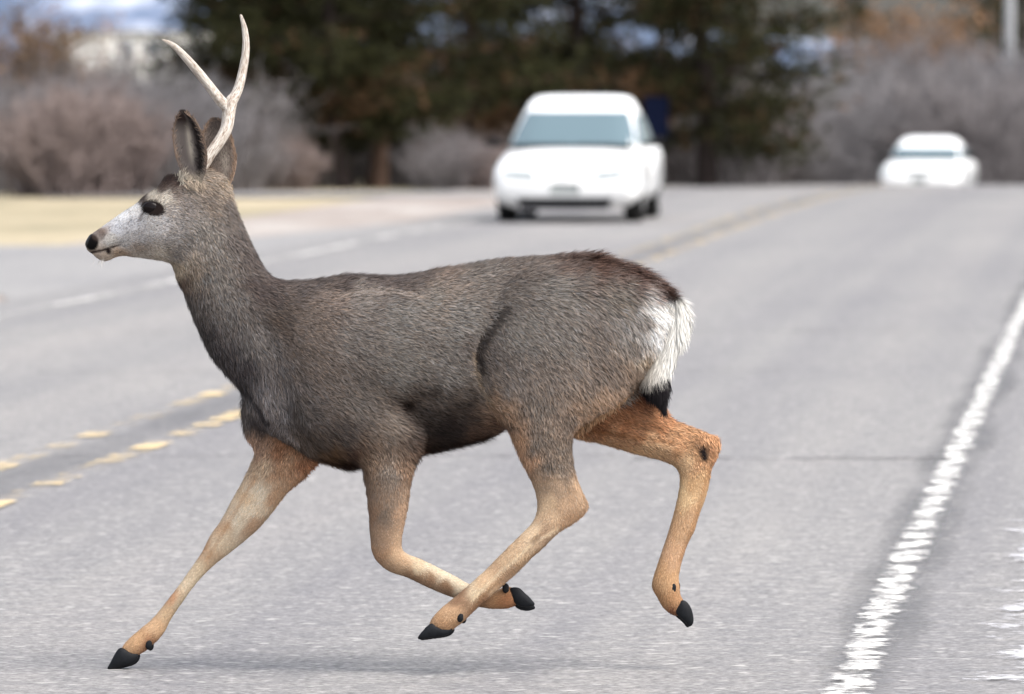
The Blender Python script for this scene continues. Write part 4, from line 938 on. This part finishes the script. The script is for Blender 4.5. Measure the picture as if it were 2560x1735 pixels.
# ------------------------------------------------------------------ background plants
rngb = np.random.default_rng(11)
M_NEEDLE = attr_mat('pine_needles', .7, .2, transl=.15)
M_BARK = plain('pine_bark', (0.085, 0.055, 0.042), .95, .1, var=.4, scale=9)
M_DBARK = plain('dark_bark', (0.035, 0.027, 0.025), .95, .1, var=.4, scale=9)
M_TWIG = attr_mat('twig_bark', .9, .1)
def limb_mesh(segs, k=6):
    """segs: list of (polyline (n,3), radii (n)) -> verts, quads"""
    V = []; F = []
    for pl, rd in segs:
        pl = np.asarray(pl, float); tg = np.gradient(pl, axis=0); tg /= np.maximum(np.linalg.norm(tg, axis=1, keepdims=True), 1e-6)
        ref = np.where(np.abs(tg[:, 2:3]) > .9, np.array([[1.0, 0, 0]]), np.array([[0, 0, 1.0]]))
        s1 = np.cross(tg, ref); s1 /= np.linalg.norm(s1, axis=1, keepdims=True); s2 = np.cross(tg, s1)
        a = np.arange(k)*2*math.pi/k
        ring = pl[:, None]+np.asarray(rd)[:, None, None]*(np.cos(a)[None, :, None]*s1[:, None]+np.sin(a)[None, :, None]*s2[:, None])
        b = len(V)*0+sum(len(v) for v in V); V.append(ring.reshape(-1, 3))
        n = len(pl); i, j = np.meshgrid(np.arange(n-1), np.arange(k), indexing='ij')
        F.append(np.stack([b+i*k+j, b+i*k+(j+1) % k, b+(i+1)*k+(j+1) % k, b+(i+1)*k+j], -1).reshape(-1, 4))
    return np.concatenate(V), np.concatenate(F)
def tufts(cent, dirs, n_each, ln, wid, col, rng):
    """bunches of needles: thin triangles fanning out of each centre"""
    c = np.repeat(cent, n_each, 0); d = np.repeat(dirs, n_each, 0)+rng.normal(0, .75, (len(c), 3))
    d /= np.linalg.norm(d, axis=1, keepdims=True)
    s = np.cross(d, rng.normal(0, 1, d.shape)); s /= np.linalg.norm(s, axis=1, keepdims=True)
    L = (ln*rng.uniform(.6, 1.2, len(c)))[:, None]
    V = np.stack([c-s*wid, c+s*wid, c+d*L], 1).reshape(-1, 3)
    cc = np.repeat(np.repeat(col, n_each, 0), 3, 0)
    return V, np.arange(len(V)).reshape(-1, 3), cc
def pine(label, X, Y, h, spread, low, seed, trunk_r=.13, brown=.15, dens=1.0, mat=None, group='pines behind the road crest', lean=0.0, dead=0.1):
    rng = np.random.default_rng(seed); z0 = float(ground_z(Y))-.05
    t = empty('pine_tree', (X, Y, z0)); tag(t, label, 'pine tree', group)
    zs = np.linspace(0, h, 12); cx = np.cumsum(rng.normal(0, .04, 12))+lean*zs/h; cy = np.cumsum(rng.normal(0, .04, 12))
    tr = np.stack([cx, cy, zs], 1); rr = trunk_r*(1-zs/h*.93); rr[0] *= 1.35
    segs = [(tr, rr)]; lim = []; cent = []; dr = []; col = []
    nb = int(34*dens)
    for b in range(nb):
        f = (b+rng.random())/nb; z = low+(h-low)*f**1.15
        base = np.array([np.interp(z, zs, cx), np.interp(z, zs, cy), z]); a = b*2.399+rng.normal(0, .4)
        r = spread*(1-f**1.6*.9)*rng.uniform(.6, 1.1)
        if f < .06: r *= .7
        up = rng.uniform(-.22, .15)+.55*f
        n = 7; s = np.linspace(0, 1, n)[:, None]
        pl = base+s*np.array([math.cos(a)*r, math.sin(a)*r, 0])+np.concatenate([np.zeros((n, 2)), (up*r*s-(.22*r*(s*(1-s))))], 1)+np.cumsum(rng.normal(0, .03, (n, 3)), 0)*s
        lim.append((pl, np.linspace(.045, .010, n)*(r/2+.4)))
        isdead = rng.random() < dead
        m = int(r*62*dens)
        q = rng.uniform(.22, 1.05, m)**.75; idx = np.clip(q*(n-1), 0, n-1.001); i0 = idx.astype(int); fr = (idx-i0)[:, None]
        p = pl[i0]*(1-fr)+pl[i0+1]*fr
        side = rng.normal(0, 1, (m, 3))*np.array([.34, .34, .16])*(.35+.6*r/spread)
        p = p+side; cent.append(p); dd = side/np.maximum(np.linalg.norm(side, axis=1, keepdims=True), .05)+np.array([math.cos(a), math.sin(a), .35])
        dr.append(dd)
        g = np.array([.034, .035, .013])*rng.uniform(.55, 1.35, (m, 1))
        br = np.array([.10, .058, .030])*rng.uniform(.6, 1.3, (m, 1))
        pick = (rng.random((m, 1)) < (.85 if isdead else brown)); col.append(np.where(pick, br, g))
    V, F = limb_mesh(segs, 9); fast_mesh('trunk', V, F, mat or M_BARK, t)
    for l_ in lim:
        V, F = limb_mesh([l_], 5); fast_mesh('limb', V, F, mat or M_BARK, t)
    cent = np.concatenate(cent); keep = cent[:, 2] < 99
    V, F, cc = tufts(cent[keep], np.concatenate(dr)[keep], 7, .20, .016, np.concatenate(col)[keep], rng)
    fast_mesh('crown', V, F, M_NEEDLE, t, cc, smooth=False)
    return t
def px_x(px, Y): return (px-1280)/FPX*Y
pine('dark broad pine with a reddish trunk and low boughs beside the path', px_x(940, 118), 118, 8.5, 2.9, 1.0, 21, .125, .10, 1.5)
pine('dark pine with a thin blackish trunk, beside the reddish trunked one', px_x(868, 116), 116, 7.5, 2.3, .9, 22, .10, .06, 1.4, M_DBARK, lean=-.4)
pine('pine with rusty brown dead boughs, right of the reddish trunk', px_x(1190, 124), 124, 9.0, 2.4, 1.5, 23, .13, .5, 1.2, dead=.5)
pine('dense dark pine directly behind the rounded sedan', px_x(1440, 121), 121, 9.0, 2.4, .9, 24, .14, .10, 1.5, M_DBARK)
pine('dark drooping pine between the rounded sedan and the grey scrub', px_x(1765, 119), 119, 9.5, 1.95, .75, 25, .14, .10, 1.6, M_DBARK)
pine('shaggy pine filling the gap behind the broad pine', px_x(700, 120), 120, 8.0, 1.75, .78, 26, .10, .10, 2.3, M_DBARK)
pine('slim dark pine behind the drooping pine', px_x(1640, 130), 130, 8.5, 2.0, .9, 27, .12, .10, 1.3, M_DBARK)
pine('far green pine poking above the grey scrub, next to the sky gap', px_x(2150, 212), 212, 8.4, 1.3, 2.2, 28, .11, .15, 1.0, group='pines above the scrub')
pine('dark pine standing right beside the lamp post', px_x(2600, 200), 200, 10.0, 1.3, 3.6, 29, .12, .05, 1.3, M_DBARK, group='pines above the scrub')
pine('small dark pine half behind the rusty leaved tree', px_x(2450, 214), 214, 8.4, 1.3, 4.0, 30, .11, .10, .9, M_DBARK, group='pines above the scrub')
# leafless scrub: a few moulds copied many times
def scrub_mesh(seed, h, w, n_stem, tone, leaf=0.0, leaf_col=(.2, .11, .05)):
    rng = np.random.default_rng(seed); stems = []; twigs = []; lf = []
    for s in range(n_stem):
        a = rng.uniform(0, 2*math.pi); r = w*math.sqrt(rng.random()); top = np.array([math.cos(a)*r, math.sin(a)*r, h*rng.uniform(.65, 1.0)*(1-.25*(r/w)**2)])
        b = top*np.array([.35, .35, 0])+np.array([rng.normal(0, .1), rng.normal(0, .1), 0]); n = 6; f = np.linspace(0, 1, n)[:, None]
        pl = b+(top-b)*np.concatenate([f**1.3, f**1.3, f], 1)+np.cumsum(rng.normal(0, .05, (n, 3)), 0)*f
        stems.append((pl, np.linspace(.028, .008, n)))
        for k in range(9):
            q = rng.uniform(.15, .95); i = int(q*(n-1)); p0 = pl[i]+(pl[min(i+1, n-1)]-pl[i])*(q*(n-1)-i)
            d = rng.normal(0, 1, 3)*[1, 1, .5]+[0, 0, .9]; d /= np.linalg.norm(d); L = h*rng.uniform(.14, .34)
            tp = p0+np.linspace(0, 1, 4)[:, None]*d*L+np.cumsum(rng.normal(0, .03, (4, 3)), 0); twigs.append((tp, np.linspace(.011, .005, 4)))
            for m in range(4):
                j = rng.integers(1, 4); dd = rng.normal(0, 1, 3)+[0, 0, .5]; dd /= np.linalg.norm(dd)
                t2 = tp[j]+np.linspace(0, 1, 3)[:, None]*dd*L*rng.uniform(.3, .7); twigs.append((t2, [.007, .005, .004]))
                if leaf and rng.random() < leaf: lf.append(t2[-1]); lf.append(t2[1])
    V, F = limb_mesh(stems, 5); V2, F2 = limb_mesh(twigs, 3)
    c = np.asarray(tone)*rng.uniform(.75, 1.25, (len(V), 1)); c2 = np.asarray(tone)*1.12*rng.uniform(.7, 1.3, (len(V2), 1))
    out = [(V, F, c), (V2, F2, c2)]
    if lf:
        lf = np.array(lf); v, f, cc = tufts(lf, np.tile([0, 0, .2], (len(lf), 1)), 4, .12, .035, np.asarray(leaf_col)*rng.uniform(.6, 1.3, (len(lf), 1)), rng); out.append((v, f, cc))
    return out
MOULD = {}
def mould(key, **kw):
    parts = scrub_mesh(**kw); t = empty('mould'); obs = []
    for nm, (V, F, c) in zip(('stems', 'twigs', 'leaves'), parts):
        o = fast_mesh(nm, V, F, M_TWIG if nm != 'leaves' else M_NEEDLE, t, c, smooth=nm != 'leaves'); obs.append(o)
    MOULD[key] = [o.data for o in obs]
    for o in obs: bpy.data.objects.remove(o)
    bpy.data.objects.remove(t)
GREY = (.148, .142, .148); MAUVE = (.156, .144, .147); RED = (.185, .148, .138)
mould('g1', seed=1, h=2.4, w=1.1, n_stem=26, tone=GREY); mould('g2', seed=2, h=2.9, w=1.3, n_stem=30, tone=GREY); mould('m1', seed=3, h=2.2, w=1.2, n_stem=28, tone=MAUVE)
mould('m2', seed=4, h=1.5, w=1.1, n_stem=26, tone=MAUVE); mould('r1', seed=5, h=1.35, w=1.0, n_stem=26, tone=RED); mould('d1', seed=6, h=2.6, w=1.2, n_stem=30, tone=(.11, .098, .10))
mould('b1', seed=7, h=4.8, w=1.5, n_stem=26, tone=(.14, .10, .075), leaf=.55, leaf_col=(.26, .145, .075)); mould('o1', seed=8, h=3.0, w=1.0, n_stem=20, tone=(.13, .10, .08), leaf=.35, leaf_col=(.20, .13, .08))
def plant(key, px, Y, sc, label, group, name='scrub', cat='shrub', sink=.05, rnd=random.Random(3)):
    t = empty(name, (px_x(px, Y), Y, float(ground_z(Y))-sink), rnd.uniform(0, 6.28)); t.scale = (sc*rnd.uniform(.9, 1.2), sc*rnd.uniform(.9, 1.2), sc)
    tag(t, label, cat, group)
    for nm, me in zip(('stems', 'twigs', 'leaves'), MOULD[key]):
        o = bpy.data.objects.new(nm, me); COL.objects.link(o); o.parent = t
    return t
rb = random.Random(9)
for px in range(1890, 2640, 62):        # grey thicket on the right, behind the crest
    plant(rb.choice(['g1', 'm1', 'g1']), px+rb.uniform(-20, 20), rb.uniform(168, 176), rb.uniform(1.2, 1.42), 'leafless grey bush in the thicket behind the low sedan', 'thicket behind the low sedan')
for px in range(2125, 2640, 55):
    plant('g2', px+rb.uniform(-25, 25), rb.uniform(182, 190), rb.uniform(1.22, 1.44), 'tall leafless grey bush in the back row of the thicket', 'back row of the thicket')
for px in range(2150, 2640, 75):
    plant('d1', px+rb.uniform(-25, 25), rb.uniform(196, 204), rb.uniform(1.5, 1.72), 'dark leafless bush deep in the thicket', 'deep thicket')
for px in range(-40, 640, 58):          # left thicket behind the dry grass
    plant(rb.choice(['g1', 'm1', 'g1']), px+rb.uniform(-20, 20), rb.uniform(108, 114), rb.uniform(.70, .82), 'leafless mauve-grey bush in the thicket behind the dry grass', 'thicket behind the dry grass')
for px in range(-40, 620, 70):
    plant(rb.choice(['d1', 'g2']), px+rb.uniform(-20, 20), rb.uniform(118, 128), rb.uniform(.68, .78), 'dark leafless bush in the back row behind the dry grass', 'back row behind the dry grass')
for px in (95, 165, 235, 300):
    plant('r1', px+rb.uniform(-12, 12), rb.uniform(104.5, 106.5), rb.uniform(.95, 1.12), 'reddish leafless bush at the edge of the dry grass', 'reddish bushes by the dry grass')
for px in range(600, 1900, 66):         # low scrub under the pines
    plant(rb.choice(['m2', 'm1', 'm2']), px+rb.uniform(-20, 20), rb.uniform(121, 130), rb.uniform(.85, 1.15), 'low mauve scrub growing under the pines', 'scrub under the pines')
for px in range(640, 1900, 85):
    plant('m1', px+rb.uniform(-20, 20), rb.uniform(134, 142), rb.uniform(.9, 1.2), 'dim scrub behind the pine trunks', 'dim scrub behind the pines')
for px in (560, 620, 680, 735, 1085, 1140, 1205, 1255):
    plant(rb.choice(['m2', 'm2', 'r1']), px+rb.uniform(-10, 10), rb.uniform(112.5, 115), rb.uniform(.52, .66), 'low pale scrub at the path edge in front of the pines', 'scrub in front of the pines')
plant('o1', 40, 122, .95, 'small bush with a few brown leaves at the corner of the thicket', None, 'scrub')
for px, Y, sc in ((2260, 206, 1.30), (2390, 208, 1.26)):
    plant('b1', px, Y, sc, 'rusty leaved oak rising above the grey thicket', 'rusty oaks above the thicket', 'oak_tree', 'tree')
plant('b1', 110, 150, .80, 'brown leaved oak in front of the white building', None, 'oak_tree', 'tree')
plant('g2', 285, 200, 1.65, 'bare grey tree in front of the white building', None, 'bare_tree', 'tree')
# lamp post
lp = empty('street_lamp', (px_x(2524, 194), 194, float(ground_z(194))-.05)); tag(lp, 'tall grey metal lamp post rising out of the scrub', 'street lamp')
M_POLE = plain('galvanised_pole', (.30, .31, .33), .5, .4, metallic=.3, var=.1, scale=3)
V, F = limb_mesh([([(0, 0, 0), (0, 0, 3), (0, 0, 6), (0, 0, 9)], [.15, .14, .12, .09])], 14); fast_mesh('pole', V, F, M_POLE, lp)
V, F = limb_mesh([([(0, 0, 0), (0, 0, .12), (0, 0, .25)], [.2, .2, .13])], 14); fast_mesh('base', V, F, M_POLE, lp)
V, F = limb_mesh([([(0, 0, 8.9), (-.5, -.1, 9.3), (-1.3, -.2, 9.5), (-1.9, -.3, 9.52)], [.05, .045, .04, .035])], 10); ar = fast_mesh('arm', V, F, M_POLE, lp)
V, F = boxm(-2.15, -.33, 9.50, .65, .28, .14, .05); mesh_obj('lamp_head', V, F, M_POLE, lp)
# far low white building
Yb = 400.0; zb_ = float(ground_z(Yb)); M_WALL = plain('white_stucco', (.80, .80, .79), .85, .2, var=.05, scale=.6); M_ROOF = plain('grey_roof', (.25, .26, .29), .8, .2); M_WIN = plain('far_window', (.22, .24, .27), .4, .4)
fb = empty('building', (px_x(350, Yb), Yb, zb_)); tag(fb, 'long low white building far beyond the scrub', 'building')
zt_ = CAM_H-(84-HZ)/FPX*Yb-zb_
V, F = boxm(0, 4, zt_/2-.2, 8.6, 8, zt_+.4, .02); wl = mesh_obj('wall', V, F, M_WALL, fb, False)
V, F = boxm(0, 4, zt_+.09, 9.1, 8.6, .16, .02); mesh_obj('roof', V, F, M_ROOF, fb, False)
for i in range(6):
    if i in (0, 1, 4, 5): continue
    V, F = boxm(-3.4+i*1.36, -.01, zt_-.75, .75, .08, .8, .01); wi = mesh_obj('window', V, F, M_WIN, fb, False)
    V, F = boxm(-3.4+i*1.36, -.04, zt_-1.2, .9, .12, .07, .01); mesh_obj('sill', V, F, M_WALL, wi, False)
# far hills: distance haze painted on as a blue tint, with patches of snow
m = NT('haze_tinted_snowy_forest_hill'); gpos = m.n('ShaderNodeNewGeometry').outputs['Position']
a = m.noise(gpos, 1.0, 5, .6, (.02, .006, .045))
col = m.ramp(a, [(.40, (.075, .105, .165)), (.52, (.13, .165, .24)), (.60, (.36, .39, .46)), (.72, (.58, .60, .66))])
M_HILL = m.done(m.principled(**{'Base Color': col, 'Roughness': .95, 'Specular IOR Level': .05}))
xs = np.linspace(-1500, 1500, 121); V = []; rgh = np.random.default_rng(4)
ph = rgh.uniform(0, 6, 6)
top = (55+sum(14/(k+1)*np.sin(xs*.004*(k+1)**1.3+ph[k]) for k in range(6)))*(1-.72/(1+np.exp(-(xs-45)/14)))
rows = 10
for r in range(rows):
    f = r/(rows-1)
    for x, tz in zip(xs, top): V.append((x, 2300+700*f+rgh.normal(0, 12), -6+(tz+6)*math.sin(f*math.pi/2)**1.2+rgh.normal(0, 1.2)*f))
nx = len(xs); F = [(i*nx+j, i*nx+j+1, (i+1)*nx+j+1, (i+1)*nx+j) for i in range(rows-1) for j in range(nx-1)]
hl = mesh_obj('hills', V, F, M_HILL); hl['kind'] = 'structure'
# dark blue back of a road sign beside the rounded sedan
sg = empty('road_sign', (px_x(1640, 112), 112, float(ground_z(112)))); tag(sg, 'small dark blue road sign on a post, past the rounded sedan', 'road sign')
M_SIGN = plain('dark_blue_sign', (.005, .007, .018), 1.0, 0.0)
V, F = boxm(0, 0, 1.02, .36, .03, .58, .015); mesh_obj('panel', V, F, M_SIGN, sg, False)
V, F = boxm(0, .04, .62, .05, .04, 1.3, .006); mesh_obj('post', V, F, M_DBARK, sg, False)
